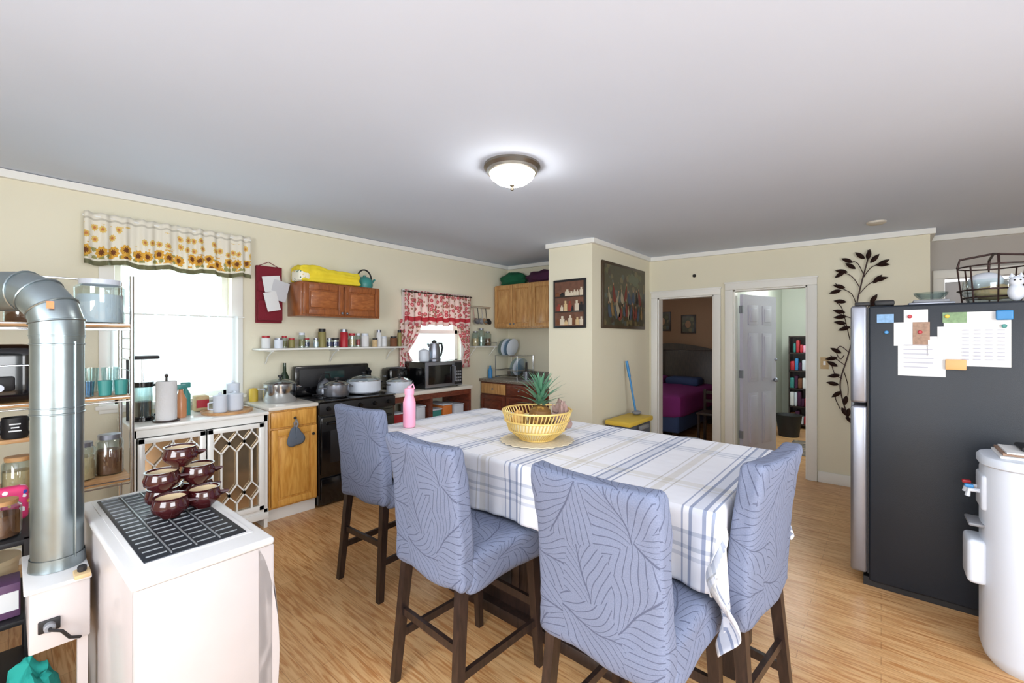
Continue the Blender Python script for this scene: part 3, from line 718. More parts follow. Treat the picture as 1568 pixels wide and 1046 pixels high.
for nm,x,y,r,h in (('white_canister',1.03,3.76,.045,.11),('white_canister',1.14,3.80,.055,.11),('white_canister',1.16,3.91,.045,.18)):
    b=B(nm); b.lathe((x,y,Z+.012),[(0,0),(r*.92,0),(r,.01),(r,h),(r*1.03,h+.003),(r*1.03,h+.015),(r*.4,h+.022),(.01,h+.025),(.012,h+.035),(0,h+.04)],WHITEP,24)
    if x<1.05: b.tube([(x-r,y,Z+.09),(x-r-.03,y,Z+.085),(x-r-.03,y,Z+.04),(x-r,y,Z+.035)],.005,WHITEP,6)
    b.fin()
b=B('bread_box'); b.box(.93,1.02,3.98,4.08,Z,Z+.12,BEIGE,.01); b.box(.935,1.015,3.975,3.98,Z+.03,Z+.09,RED); b.fin()

# ------------------------------------------------------------ left rack and contents
S3=1.15
b=B('kitchen_shelf_rack')
rx0,rx1,ry0,ry1=-.40,.44,3.12,3.50
for x in (rx0,rx1):
    for y in (ry0,ry1): b.tube([(x,y,0),(x,y,1.80)],.010,CHROME,10)
for z in (.25,.70,S3,1.54):
    b.box(rx0,rx1,ry0,ry1,z-.02,z,TAN,.003)
    for zz in (z-.006,z-.03): b.tube([(rx0,ry0,zz),(rx1,ry0,zz),(rx1,ry1,zz),(rx0,ry1,zz)],.004,CHROME,6,True)
for z in (1.22,1.28,1.34,1.40,1.46): b.tube([(rx1,ry0,z),(rx1,ry1,z)],.003,CHROME,6)
b.tube([(rx0,ry1,1.8),(rx1,ry1,1.8)],.006,CHROME,6)
b.fin()
def jar(name,x,y,z,r,h,cont=None,lid=SILVER,fill=.7):
    b=B(name); b.lathe((x,y,z),[(0,0),(r*.95,0),(r,.01),(r,h*.82),(r*.8,h*.9)],GL,24)
    if cont: b.lathe((x,y,z+.004),[(0,0),(r*.92,.002),(r*.92,h*fill*.85),(0,h*fill*.85)],cont,20)
    b.lathe((x,y,z),[(r*.82,h*.88),(r*.84,h),(r*.5,h*1.01),(0,h*1.01)],lid,24); b.fin()
jar('glass_canister',.33,3.28,1.542,.105,.24,WHITEP,WHITEP,.75); jar('glass_canister',.05,3.36,1.542,.07,.14,BROWN)
jar('glass_canister',.37,3.30,.702,.06,.22,BROWN); jar('glass_canister',.25,3.26,.702,.06,.20,BEIGE)
b=B('glass_cups')
for x in (.27,.34,.405):
    b.lathe((x,3.19,S3+.002),[(0,0),(.026,0),(.03,.08),(.028,.08),(.024,.005)],GLB if x<.3 else TEAL,18)
for x in (.30,.385): b.lathe((x,3.42,S3+.002),[(0,0),(.035,0),(.04,.14),(.038,.14),(.03,.005)],GL,18)
b.fin()
b=B('dinner_plates')
for i in range(6): b.lathe((.16,3.38,S3+.002+i*.012),[(0,0),(.05,0),(.09,.014),(.092,.018),(.05,.006),(0,.006)],WHITEP,28)
b.fin()
b=B('air_fryer'); b.rbox((-.03,3.24,S3+.142),(.13,.10,.14),.05,BLACK); b.box(-.10,.02,3.12,3.15,S3+.06,S3+.13,BLACKM,.01); b.tube([(-.03,3.14,S3+.08),(-.03,3.07,S3+.08)],.018,SILVER); b.tube([(-.16,3.135,S3+.18),(.1,3.135,S3+.18)],.004,CHROME,6); b.fin()
def mug(x,y,z,m):
    b=B('coffee_mug'); b.lathe((x,y,z),[(0,0),(.04,0),(.045,.01),(.045,.1),(.041,.1),(.041,.01),(0,.008)],m,24)
    b.tube([(x+.044,y,z+.085),(x+.075,y,z+.08),(x+.08,y,z+.05),(x+.07,y,z+.025),(x+.044,y,z+.02)],.007,m,8)
    for q,w in ((.036,.02),(.052,.013),(.068,.018)): b.box(x-w,x+w,y-.0465,y-.044,z+q,z+q+.006,PAPER)
    b.fin()
mug(.02,3.17,.981,BLACKM); mug(-.10,3.17,.981,BLACKM)
b=B('mug_riser'); b.box(-.35,.12,3.13,3.35,.96,.98,TAN,.003)
for x in (-.35,.10): b.box(x,x+.02,3.13,3.35,.701,.96,TAN)
b.fin()
jar('glass_canister',.03,3.22,.702,.055,.18,BEIGE,TAN); jar('glass_canister',-.10,3.22,.702,.055,.2,BROWN,TAN)
b=B('low_storage_shelf')
for z in (.10,.40,.70): b.box(-.50,.06,2.46,2.90,z-.02,z,BLACKM,.003)
for x in (-.49,.05):
    for y in (2.47,2.89): b.box(x-.012,x+.012,y-.012,y+.012,0,.70,BLACKM)
b.fin()
jar('cookie_jar',-.02,2.55,.702,.055,.14,BROWN,TAN); jar('glass_canister',-.16,2.6,.702,.06,.16,BEIGE,TAN)
b=B('snack_packet'); b.rbox((.01,2.74,.775),(.045,.03,.07),.02,spots('snack_print',(226,60,120),[(250,250,250),(60,80,180),(240,180,60)],40,.33,.5,'Object')); b.fin()
jar('tall_canister',-.14,2.56,.402,.06,.2,BEIGE,BLACKM,.8)
b=B('food_box'); b.box(-.06,.03,2.50,2.62,.402,.53,mat('purple_box',(96,66,100),.5),.004); b.box(-.055,.025,2.497,2.5,.43,.5,PAPER); b.fin()
b=B('sealed_tub'); b.lathe((-.05,2.75,.402),[(0,0),(.07,0),(.08,.14),(.085,.14),(.085,.16),(0,.165)],CREAMG,28); b.fin()
lump('teal_cloth_heap',(.045,2.20,.0),(.085,.10,.22),TEALF,2); lump('red_cloth_heap',(-.25,2.20,.0),(.16,.14,.30),spots('red_pattern',(150,50,40),[(60,100,60),(220,200,180),(110,60,40)],30,.3,.8,'Object'),6)

# ------------------------------------------------------------ heater with flue
b=B('gas_heater')
RH=Matrix.Translation((.22,1.53,0))@Matrix.Rotation(math.radians(2),4,'Z'); b.T=RH
HW,HD=.35,.90
b.box(0,HW-.02,.01,HD,.03,.775,HEAT,.012,3)
b.box(-.008,HW+.008,-.008,HD+.01,.775,.80,HEATT,.010,3)
b.box(0,HW+.01,0,.03,.03,.775,HEAT,.008)
def bow(u,v): return (HW-.02+.045*math.sin(math.pi*min(1,max(0,v)))**.7,.0+HD*u,.04+.735*v)
b.grid(bow,10,18,HEAT)
def bow2(u,v): return (HW-.04+(.065*math.sin(math.pi*v)**.7)*u,0.0,.04+.735*v)
b.grid(bow2,4,18,HEAT)
b.box(.025,HW-.025,.085,HD-.03,.80,.803,HEATT,.002)
b.box(.04,HW-.04,.10,HD-.045,.80,.806,GRILL,.002)
for i in range(17):
    y=.13+i*.044
    for k in range(4):
        b.box(.05+k*.064,.10+k*.064,y,y+.0035,.806,.809,GRILLB)
for k in range(3): b.box(.106+k*.064,.109+k*.064,.11,HD-.055,.806,.810,GRILLB)
for x in (.02,HW-.05):
    for y in (.03,HD-.06): b.box(x,x+.03,y,y+.03,0,.03,BLACKM)
b.fin()
b=B('flue_box'); b.box(.04,.180,2.03,2.36,.46,.655,HEAT,.005); b.box(.03,.183,2.02,2.37,.655,.668,HEATT,.003)
b.box(.15,.175,2.05,2.075,0,.46,HEAT)
b.box(.06,.11,2.022,2.03,.52,.56,BLACKM,.004); b.tube([(.085,2.02,.54),(.085,1.99,.54),(.11,1.98,.53),(.13,2.0,.49),(.155,2.02,.47)],.005,BLACKM,6); b.cyl((.085,2.03,.54),.014,.03,GREY,12,Matrix.Rotation(math.radians(90),3,'X'))
b.box(.14,.18,2.0,2.06,.668,.682,BEIGE,.003); b.cyl((.16,2.03,.682),.012,.02,BLACKM,12)
b.fin()
b=B('stovepipe')
px,py=.112,2.19; r=.066
b.tube([(px,py,.669),(px,py,1.22)],r,GALV,40); b.tube([(px,py,1.20),(px,py,1.47)],r*1.02,GALV,40)
for z in (1.20,1.22,1.44,1.47): b.tube([(px+r*1.03*math.cos(t*.2618),py+r*1.03*math.sin(t*.2618),z) for t in range(24)],.003,GALV,6,True)
b.lathe((px,py,.669),[(r+.006,0),(r+.006,.004),(r+.004,.02),(r+.003,.04)],GALV,36)
R_=.125; dx,dy=-.65,.76
cent=[Vector((px,py,1.46))]+[Vector((px+dx*R_*(1-math.cos(t)),py+dy*R_*(1-math.cos(t)),1.50+R_*math.sin(t))) for t in [math.radians(q) for q in (8,30,60,82)]]+[Vector((px+dx*.30,py+dy*.30,1.50+R_))]
b.tube(cent,r*1.05,GALV,40)
for i in range(1,len(cent)-1):
    t=(cent[i+1]-cent[i-1]).normalized(); a=t.cross(Vector((dy,-dx,0))).normalized(); n2=Vector((dy,-dx,0)).normalized()
    b.tube([cent[i]+(a*math.cos(q*.2618)+n2*math.sin(q*.2618))*r*1.065 for q in range(24)],.0035,GALV,6,True)
zz=1.50+R_; L_=(YW-py)/dy-.10
b.tube([(px+dx*.28,py+dy*.28,zz),(px+dx*L_,py+dy*L_,zz)],r*1.0,GALV,40)
b.tube([(px+r*.6,py-r*.85,.70),(px+r*.6,py-r*.85,1.45)],.003,GALV,6)
b.box(px-.03,px-.012,py-r*1.08,py-r*1.05,1.56,1.585,ORANGE)
b.fin()
b=B('stacked_clay_bowls')
zb=.811
for x,y,z in ((.385,1.97,0),(.49,1.99,0),(.39,2.11,0),(.50,2.12,0),(.375,2.05,.078),(.49,2.06,.078),(.435,2.07,.156)):
    b.lathe((x,y,zb+z),[(0,0),(.028,0),(.032,.006),(.055,.028),(.058,.045),(.050,.068),(.054,.075),(.049,.075),(.045,.066),(.03,.055),(0,.052)],MAROON,28)
    b.lathe((x,y,zb+z),[(.046,.0685),(.03,.0575),(0,.055)],CREAMG,28)
    b.tube([(x+.05,y-.02,zb+z+.05),(x+.072,y-.03,zb+z+.05),(x+.06,y-.0,zb+z+.035)],.006,MAROON,6)
b.fin()

# ------------------------------------------------------------ ceiling light
zl=zc(1.66)
b=B('ceiling_light')
b.lathe((1.94,1.66,zl-.05),[(0,.05),(.165,.05),(.168,.035),(.15,.02),(.148,.005),(.135,0),(.13,.01)],mat('antique_nickel',(150,144,134),.3,.9),48)
b.lathe((1.94,1.66,zl-.05),[(.135,.006),(.125,-.022),(.09,-.05),(.04,-.066),(0,-.068)],mat('lamp_frosted_glass',(255,250,242),.5,emit=48),40)
b.lathe((1.94,1.66,zl-.05),[(0,-.100),(.008,-.097),(.011,-.085),(.006,-.077),(.016,-.071),(.016,-.065)],mat('nickel_finial',(120,112,100),.3,.9),20)
b.fin()
b=B('smoke_detector'); z=zc(.03); b.lathe((4.8,.03,z),[(0,-.022),(.05,-.022),(.065,-.015),(.068,0)],mat('detector_plastic',(205,198,186),.5),28); b.fin()
b=B('added_uplight_stand'); b.lathe((-1.2,-1.0,0),[(0,0),(.14,0),(.14,.02),(.02,.035),(.012,.05),(.012,1.62),(.02,1.63),(.12,1.72),(.17,1.80),(.165,1.80),(.11,1.725),(0,1.66)],BLACKM,32); b.fin()  # stand added out of view, carries the uplight that brightens the ceiling

# ------------------------------------------------------------ pictures
CR=mat('painted_white',(206,194,174),.7); RP=mat('painted_red',(140,60,46),.7)
b=B('framed_still_life'); 
b.box(3.905,3.924,2.335,2.745,1.57,2.095,BLACKM,.004); b.box(3.902,3.906,2.36,2.72,1.595,2.07,mat('still_life_ground',(104,70,54),.7,var=.6,scale=14))
for z in (1.74,1.90): b.box(3.899,3.903,2.36,2.72,z,z+.014,ESP)
rnd=random.Random(11)
for z in (1.603,1.754,1.914):
    y=2.385
    while y<2.69:
        w=rnd.uniform(.014,.032); h=rnd.uniform(.04,.125); m=rnd.choice([CR,BLACKM,RP,BROWN,BEIGE,BEIGE,CR])
        b.box(3.899,3.903,y-w,y+w,z,z+h*.7,m,.0018); b.box(3.899,3.903,y-w*.5,y+w*.5,z+h*.7,z+h,m,.0018); y+=2*w+.004
b.fin()
PA2=spots('dark_landscape_print',(62,58,38),[(84,84,52),(48,50,36),(100,88,58),(58,42,32),(70,78,74)],13,.5,.35,'UV')
b=B('framed_painting'); b.box(4.105,5.19,2.245,2.269,1.57,2.30,mat('dark_frame',(64,50,34),.4),.008); b.box(4.14,5.155,2.242,2.246,1.605,2.265,PA2)
rnd=random.Random(4)
SK=mat('painted_skin',(160,126,98),.7); BL=mat('painted_blue',(62,74,90),.7)
pm_=[mat('painted_dark_red',(112,52,42),.7),mat('painted_cream',(150,140,118),.7),BL,mat('painted_ochre',(126,98,58),.7),mat('painted_dark',(40,34,30),.7)]
for row,(zb_,n) in enumerate(((1.84,9),(1.66,13))):
  for i in range(n):
    x=4.24+i*(.86/n)+.03*rnd.random(); z=zb_+.05*rnd.random(); h=.12+.08*rnd.random(); m=rnd.choice(pm_); lean=rnd.uniform(-.03,.03); ww=rnd.uniform(.022,.042); yo=2.2412-.0006*row
    def fg(u,v,x=x,z=z,h=h,lean=lean,ww=ww,yo=yo): 
        a=2*math.pi*u; w=ww*(1-.5*math.sin(a)); return (x+w*math.cos(a)*v+lean*math.sin(a)*v,yo,z+h/2+h/2*math.sin(a)*v)
    b.grid(fg,16,2,m)
    def hd(u,v,x=x,z=z,h=h,lean=lean,yo=yo): a=2*math.pi*u; return (x+lean+.011*math.cos(a)*v,yo-.0002,z+h+.008+.015*math.sin(a)*v)
    b.grid(hd,12,1,SK)
def cl_(u,v): a=2*math.pi*u; return (4.85+.14*math.cos(a)*v,2.2411,2.15+.06*math.sin(a)*v*(1+.3*math.sin(a*4)))
b.grid(cl_,30,2,mat('painted_sky',(104,108,90),.7))
b.fin()

# ------------------------------------------------------------ metal wall vine
b=B('metal_vine_wall_art')
def P(u,v): return Vector((XF-.03,.395-(u-1270)*.00494,1.46-(v-518)*.00636))
def crv(pts,n=6):
    out=[];Q=[P(*p) for p in pts]; Q=[Q[0]]+Q+[Q[-1]]
    for i in range(1,len(Q)-2):
        for k in range(n):
            t=k/n; a,b_,c,d=Q[i-1],Q[i],Q[i+1],Q[i+2]
            out.append(.5*((2*b_)+(c-a)*t+(2*a-5*b_+4*c-d)*t*t+(3*b_-a-3*c+d)*t**3))
    out.append(Q[-2]); return out
b.tube(crv([(1304,648),(1292,615),(1288,585),(1300,545),(1312,500),(1314,465),(1322,430),(1330,400),(1331,385)]),.006,BRICKD,8)
stems=[[(1303,520),(1296,490),(1290,470),(1282,462)],[(1318,440),(1308,425),(1298,418),(1284,414)],[(1326,425),(1316,405),(1308,400)],[(1314,470),(1306,450),(1290,440),(1280,432)],
 [(1324,425),(1335,412),(1346,408)],[(1318,450),(1330,438),(1344,430)],[(1302,540),(1288,530),(1282,540),(1288,550),(1294,544)],[(1291,580),(1280,575),(1274,560)],[(1296,560),(1284,552),(1272,545)],
 [(1294,570),(1300,590),(1300,606)],[(1290,600),(1280,610),(1288,628)],[(1310,505),(1298,500),(1286,492)],[(1312,490),(1298,484),(1282,478)],[(1312,495),(1322,480),(1334,468)]]
for s_ in stems: b.tube(crv(s_),.0038,BRICKD,6)
def leaf(u,v,ang,L=.105,W=.024):
    c=P(u,v); a=math.radians(ang); d=Vector((0,-math.cos(a),math.sin(a))); n=Vector((0,-math.sin(a),-math.cos(a)))
    def f(s,t):
        w=W*math.sin(math.pi*s)**.8*(1-.35*s)
        return c+d*(L*s)+n*(w*(t*2-1))+Vector((-.012*(1-abs(t*2-1)) -.01*math.sin(s*3),0,0))
    b.grid(f,10,4,BRICKD)
for (u,v,a) in [(1330,400,80),(1326,398,135),(1334,405,50),(1308,402,150),(1300,416,165),(1296,414,215),(1312,412,140),(1344,410,30),(1342,408,-5),(1340,432,15),(1338,436,50),(1296,440,160),(1290,443,195),(1298,462,170),(1296,478,165),(1298,484,185),(1298,495,170),(1304,500,200),
  (1332,470,30),(1334,466,60),(1290,541,150),(1284,548,190),(1284,562,150),(1288,575,190),(1298,606,-100),(1290,600,-140),(1290,625,-60),(1296,640,-30),(1302,625,-100),(1286,590,170)]:
    leaf(u,v,a)
b.fin()
b=B('wall_outlet'); b.box(XF-.008,XF,.40,.47,1.15,1.27,BEIGE,.003); b.box(XF-.012,XF-.007,.425,.445,1.19,1.23,WHITE); b.fin() 
b=B('wall_doorbell'); b.lathe((XF,1.71,2.216),[(0,.02),(.012,.02),(.02,.01),(.02,0)],BLACKM,18,Matrix.Rotation(math.radians(-90),3,'Y')); b.fin()

# ------------------------------------------------------------ fridge
b=B('refrigerator')
b.box(3.30,4.02,-.62,.055,.03,1.65,FRIDGE,.012,3)
b.box(3.295,4.025,.062,.140,1.075,1.655,SILVER,.016,3); b.box(3.295,4.025,.062,.140,.07,1.06,SILVER,.016,3)
b.box(3.31,4.01,.055,.062,.07,1.64,BLACKM); b.box(3.31,4.0,-.6,.08,.0,.05,BLACKM)
for z0,z1 in ((1.12,1.45),(.60,1.02)): b.box(3.94,3.97,.138,.165,z0,z1,SILVER,.008)
b.box(3.30,3.40,.05,.12,1.655,1.675,BLACKM,.004)
b.fin()
def FY(u): return -.073-(u-1375)*.00247
def FZ(v): return 1.46-(v-518)*.0035
b=B('fridge_papers')
cl=[PAPER,mat('photo_blue',(120,160,200),.5,var=.4,scale=60),mat('photo_green',(120,150,110),.5,var=.5,scale=60),mat('photo_brown',(150,120,100),.5,var=.5,scale=60)]
sheets=[(1375,515,1453,578,0),(1450,478,1548,560,0),(1440,500,1475,545,0),(1368,492,1425,530,0),(1385,472,1425,492,0),(1338,478,1368,492,1),(1400,492,1428,528,3),(1448,478,1485,494,2),(1425,520,1450,545,0)]
for i,(u0,v0,u1,v1_,k) in enumerate(sheets):
    x=3.2985-.0008*i; b.box(x-.0006,x,FY(u0),FY(u1),FZ(v1_),FZ(v0),cl[k])
INK=mat('ink',(182,182,196),.8)
for r in range(9): 
    x=3.2905
    for c in range(4): b.box(x,x+.0005,FY(1478+c*17),FY(1488+c*17),FZ(505+r*5.5),FZ(506.3+r*5.5),INK)
for r in range(6): b.box(3.2905,3.291,FY(1385),FY(1385+random.randint(30,58)),FZ(528+r*7),FZ(529.3+r*7),INK)
b.fin()
b=B('fridge_magnets')
for u,v,m in ((1355,508,BLUE),(1538,500,TEAL),(1395,483,RED),(1455,484,YELP),(1412,508,RED)):
    b.cyl((3.290,FY(u),FZ(v)),.010,.008,m,16,Matrix.Rotation(math.radians(-90),3,'Y'))
b.box(3.280,3.2895,FY(1452),FY(1484),FZ(566),FZ(550),mat('magnet_clip',(222,170,110),.5),.004)
b.rbox((3.282,FY(1538),FZ(484)),(.007,.030,.025),.006,BLUE); b.fin()
b=B('wire_fruit_basket')
cx,cy,z0=3.52,-.47,1.655
for z,rx,ry in ((.03,.12,.12),(.07,.14,.14),(.20,.14,.14)):
    b.tube([(cx+rx*math.cos(t*.3927),cy+ry*math.sin(t*.3927),z0+z) for t in range(16)],.004,BRICKD,6,True)
for k in range(8):
    a=k*math.pi/4; b.tube([(cx+.12*math.cos(a),cy+.12*math.sin(a),z0),(cx+.14*math.cos(a),cy+.14*math.sin(a),z0+.20)],.004,BRICKD,6)
b.tube([(cx-.14,cy,z0+.2),(cx-.13,cy,z0+.25),(cx,cy,z0+.27),(cx+.13,cy,z0+.25),(cx+.14,cy,z0+.2)],.006,BRICKD)
b.tube([(cx,cy-.14,z0+.2),(cx,cy-.13,z0+.25),(cx,cy,z0+.27),(cx,cy+.13,z0+.25),(cx,cy+.14,z0+.2)],.006,BRICKD)
b.lathe((cx,cy,z0+.005),[(0,0),(.10,0),(.125,.05),(.12,.12)],GL,24); b.sph((cx,cy,z0+.06),(.08,.08,.045),BEIGE); b.sph((cx,cy+.03,z0+.12),(.07,.07,.05),WHITEP)
b.fin()
b=B('white_figurine'); b.sph((3.345,-.525,1.697),(.032,.032,.045),WHITEP); b.sph((3.345,-.525,1.752),.028,WHITEP)
for s in (-1,1): b.lathe((3.345,-.525+s*.016,1.772),[(.012,0),(.006,.015),(0,.025)],WHITEP,10); b.sph((3.319,-.525+s*.01,1.757),.004,BLACKM,8,6)
b.fin()
b=B('serving_tray'); b.box(3.36,3.75,-.31,-.12,1.652,1.664,SILVER,.004); b.box(3.38,3.7,-.29,-.14,1.664,1.68,GREY,.005); b.fin()
b=B('black_case'); b.box(3.34,3.56,-.06,.03,1.652,1.685,BLACKM,.01); b.fin()
b=B('glass_bowl'); b.lathe((3.5,-.22,1.681),[(0,0),(.04,0),(.07,.03),(.075,.045),(.07,.045),(.04,.01)],GL,24); b.fin()

# ------------------------------------------------------------ water cooler
b=B('water_dispenser')
wx0,wx1,wy0,wy1=2.78,3.10,-.68,-.35
b.column(wx0,wx1,wy0,wy1,.13,[(.0,.03),(.03,.008),(.06,0),(.86,0),(.885,.004),(.89,.02)],WHITEP,10)
b.column(wx0-.008,wx1+.008,wy0-.008,wy1+.008,.13,[(.885,.01),(.892,0),(.918,0),(.928,.008),(.93,.03)],WHITEP,10)
b.box(2.86,3.02,wy1-.03,wy1+.006,.68,.84,WHITEP,.012,3)
b.box(2.86,3.02,wy1-.02,wy1+.05,.34,.54,WHITEP,.02,4); b.box(2.87,3.01,wy1-.02,wy1+.045,.60,.615,GREY,.006)
for x,m in ((2.90,BLUE),(2.98,RED)):
    b.tube([(x,wy1,.76),(x,wy1+.04,.76),(x,wy1+.045,.73)],.010,WHITEP); b.box(x-.012,x+.012,wy1+.025,wy1+.055,.770,.785,m,.004)
b.fin()
b=B('magazine_stack'); b.box(2.84,3.06,-.63,-.40,.931,.941,PAPER); b.box(2.86,3.07,-.62,-.41,.942,.952,cl[3]); b.box(2.85,3.05,-.60,-.42,.953,.960,PAPER); b.box(2.90,3.05,-.62,-.47,.961,.98,BLACKM,.008); b.fin()

# ------------------------------------------------------------ table
TX0,TX1,TY0,TY1,TZ=1.44,2.42,.40,2.36,.91
b=B('dining_table')
b.box(TX0+.004,TX1-.004,TY0+.004,TY1-.004,TZ-.035,TZ-.004,ESP,.006); b.box(TX0+.08,TX1-.08,TY0+.08,TY1-.08,TZ-.12,TZ-.035,ESP)
b.box(TX0+.27,TX1-.27,TY0+.5,TY1-.5,.05,TZ-.12,ESP,.005); b.box(TX0+.22,TX1-.22,TY0+.45,TY1-.45,0,.06,ESP,.008); 
for yy in (TY0+.56,TY0+1.01):
    b.box(TX0+.262,TX0+.272,yy,yy+.4,.12,.72,ESP,.006); b.box(TX0+.257,TX0+.264,yy+.05,yy+.35,.17,.67,BLACKM,.004)
for x in (TX0+.60,TX1-.12):
    for y in (TY0+.10,TY1-.10): b.loft((x,y,TZ-.1),(x,y,0),.07,.07,.055,.055,ESP)
b.fin()
b=B('tablecloth')
OX,OY=.255,.38; LX,LY=TX1-TX0,TY1-TY0
def sstep(x): x=max(0,min(1,x)); return x*x*(3-2*x)
def cloth(u,v):
    s=-OX+(LX+2*OX)*u; t=-OY+(LY+2*OY-.1)*v
    cx=max(0,min(LX,s)); cy=max(0,min(LY,t)); ex=s-cx; ey=t-cy; e=math.hypot(ex,ey)
    if e<1e-6:
        return (TX0+s,TY0+t,TZ+.004+.0012*noise.noise(Vector((s*4,t*4,0))))
    n=Vector((ex,ey))/e; cor=abs(n.x*n.y)*2
    al=cy if abs(ex)>abs(ey) else cx
    fold=.013*math.sin(al*19+1)+.008*math.sin(al*43)
    ang=math.atan2(ey,ex)
    k=min(1,e/.12)
    out=.014+fold*k*e/.27*(1-cor)+cor*e*(.10+.12*math.sin(ang*10))
    out=max(out,.008)*min(1,e/.02)
    z=TZ+.004-max(0,e-.008)*(1-.06*cor)
    side=Vector((-n.y,n.x))*(.03*math.sin(e*22)*cor)
    X=TX0+cx+n.x*out+side.x
    if ey<0 and ex==0:
        w=sstep((X-1.50)/.06)*sstep((2.06-X)/.06)
        zm=.668*w
        if z<zm: z=zm+.02*(zm-z)
    return (X,TY0+cy+n.y*out+side.y,z)
b.grid(cloth,150,230,PLAID,uv=lambda u,v:(-OX+(LX+2*OX)*u,-OY+(LY+2*OY)*v)); b.fin(solid=.002)
# ------------------------------------------------------------ chairs
def chair(loc,rz,sc=1,seed=0):
    b=B('dining_chair'); w=.22
    for s in (-1,1):
        b.loft((-.20,s*.175,.56),(-.25,s*.20,0),.042,.036,.034,.030,ESP); b.loft((.20,s*.18,.56),(.235,s*.195,0),.042,.042,.030,.030,ESP)
        b.loft((-.225,s*.187,.20),(.222,s*.188,.20),.018,.032,.018,.032,ESP)
    b.loft((.222,-.188,.28),(.222,.188,.28),.018,.035,.018,.035,ESP); b.loft((-.222,-.187,.30),(-.222,.187,.30),.018,.03,.018,.03,ESP)
    def wr(p,k): 
        q=Vector(p)*9+Vector((seed*3,k,0)); return .006*noise.noise(q)+.004*noise.noise(q*3)
    def dseat(p):
        sk=1+.02*(1-(p.z/.075))  if p.z<0 else 1
        return (p.x*sk,p.y*sk,p.z+wr(p,1)+(.010*math.cos(p.x*6)*math.cos(p.y*6) if p.z>0 else .006*math.sin(p.y*22+p.x*17)))
    b.rbox((.025,0,.572),(.225,w,.073),.035,FAB,dseat,cuts=14)
    def dback(p):
        t=(p.z+.275)/.55
        x=p.x-.055*t*t+.015*(p.y/.22)**2
        y=p.y*(1-.02*math.sin(t*math.pi))
        z=p.z+(-.006*(1-(p.y/.22)**2) if p.z>.2 else 0)+(.006*math.sin(p.y*25) if p.z<-.24 else 0)
        return (x+wr(p,5),y+wr(p,9),z)
    b.rbox((-.215,0,.79),(.038,w,.275),.022,FAB,dback,cuts=16)
    return b.fin(loc=loc,rotz=math.radians(rz),scale=sc)
chair((1.575,2.32,0),3,1,1); chair((1.315,1.365,0),-2,1,2); chair((1.355,.625,0),-3,1.0,3); chair((1.77,.535,0),83,1,4)

# ------------------------------------------------------------ table items
b=B('wire_fruit_bowl'); cx,cy,z0=1.84,1.40,TZ+.018
for k in range(56):
    a=2*math.pi*k/56; a2=a+.25
    b.tube([(cx+.09*math.cos(a),cy+.09*math.sin(a),z0),(cx+.15*math.cos((a+a2)/2),cy+.15*math.sin((a+a2)/2),z0+.05),(cx+.185*math.cos(a2),cy+.185*math.sin(a2),z0+.15)],.0032,GOLD,5)
for r,z in ((.09,0),(.15,.05),(.172,.1),(.185,.15)):
    b.tube([(cx+r*math.cos(t*.19635),cy+r*math.sin(t*.19635),z0+z) for t in range(32)],.005,GOLD,6,True)
b.lathe((cx,cy,z0+.002),[(0,0),(.09,0),(.145,.05),(.165,.10),(.163,.10),(.14,.05),(.085,.004),(0,.004)],mat('bowl_liner',(240,228,186),.6),36)
b.fin()
b=B('pineapple'); PB=spots('pineapple_skin',(120,84,40),[(176,132,62),(150,116,52),(190,150,70)],34,.3,.6,'Object')
R=Matrix.Rotation(.12,3,'X'); b.lathe((cx,cy-.01,z0+.03),[(0,0),(.035,.0),(.055,.03),(.062,.08),(.055,.125),(.03,.145),(0,.147)],PB,24,R)
PL=mat('pineapple_leaf',(84,132,104),.5,var=.35,scale=20)
for k in range(46):
    a=k*2.4; lv=k/46; el=.35+1.1*lv; L=.09+.06*math.sin(lv*3); base=Vector((cx+.018*math.cos(a)*(1-lv),cy-.025+.018*math.sin(a)*(1-lv),z0+.175+.09*lv))
    dr=Vector((math.cos(a)*math.cos(el),math.sin(a)*math.cos(el),math.sin(el))); sd=Vector((-math.sin(a),math.cos(a),0))
    def lf(s,t,base=base,dr=dr,sd=sd,L=L,a=a):
        w=.011*(1-s)**.7; return base+dr*(L*s)+sd*(w*(2*t-1))+Vector((math.cos(a),math.sin(a),-.6))*(.03*s*s)
    b.grid(lf,6,2,PL)
b.fin()
lump('garlic_heap',(cx+.08,cy-.10,z0+.05),(.042,.042,.09),mat('garlic_skin',(150,124,116),.7,var=.4,scale=30,bump=.6,bscale=40),4,.7)
lump('onion_heap',(cx-.03,cy+.10,z0+.04),(.05,.033,.06),mat('onion_skin',(204,160,90),.5,var=.3,scale=20),9,.4)
b=B('round_placemat')
def pm(u,v): a=2*math.pi*u; r=v*(.195+.006*math.cos(a*24)); return (cx+r*math.cos(a),cy+r*math.sin(a),TZ+.010+.0012*math.sin(v*60))
b.grid(pm,120,30,mat('crochet_placemat',(222,210,184),.9,var=.2,scale=60)); b.fin(solid=.002)
b=B('pink_bottle'); b.lathe((1.60,2.20,TZ+.008),[(0,0),(.034,0),(.038,.01),(.038,.15),(.026,.19),(.026,.2),(.03,.2),(.03,.235),(.012,.24),(.012,.25),(0,.25)],PINK,28); b.tube([(1.60,2.20,TZ+.25),(1.62,2.19,TZ+.27),(1.63,2.19,TZ+.24)],.005,PINK,6); b.fin()

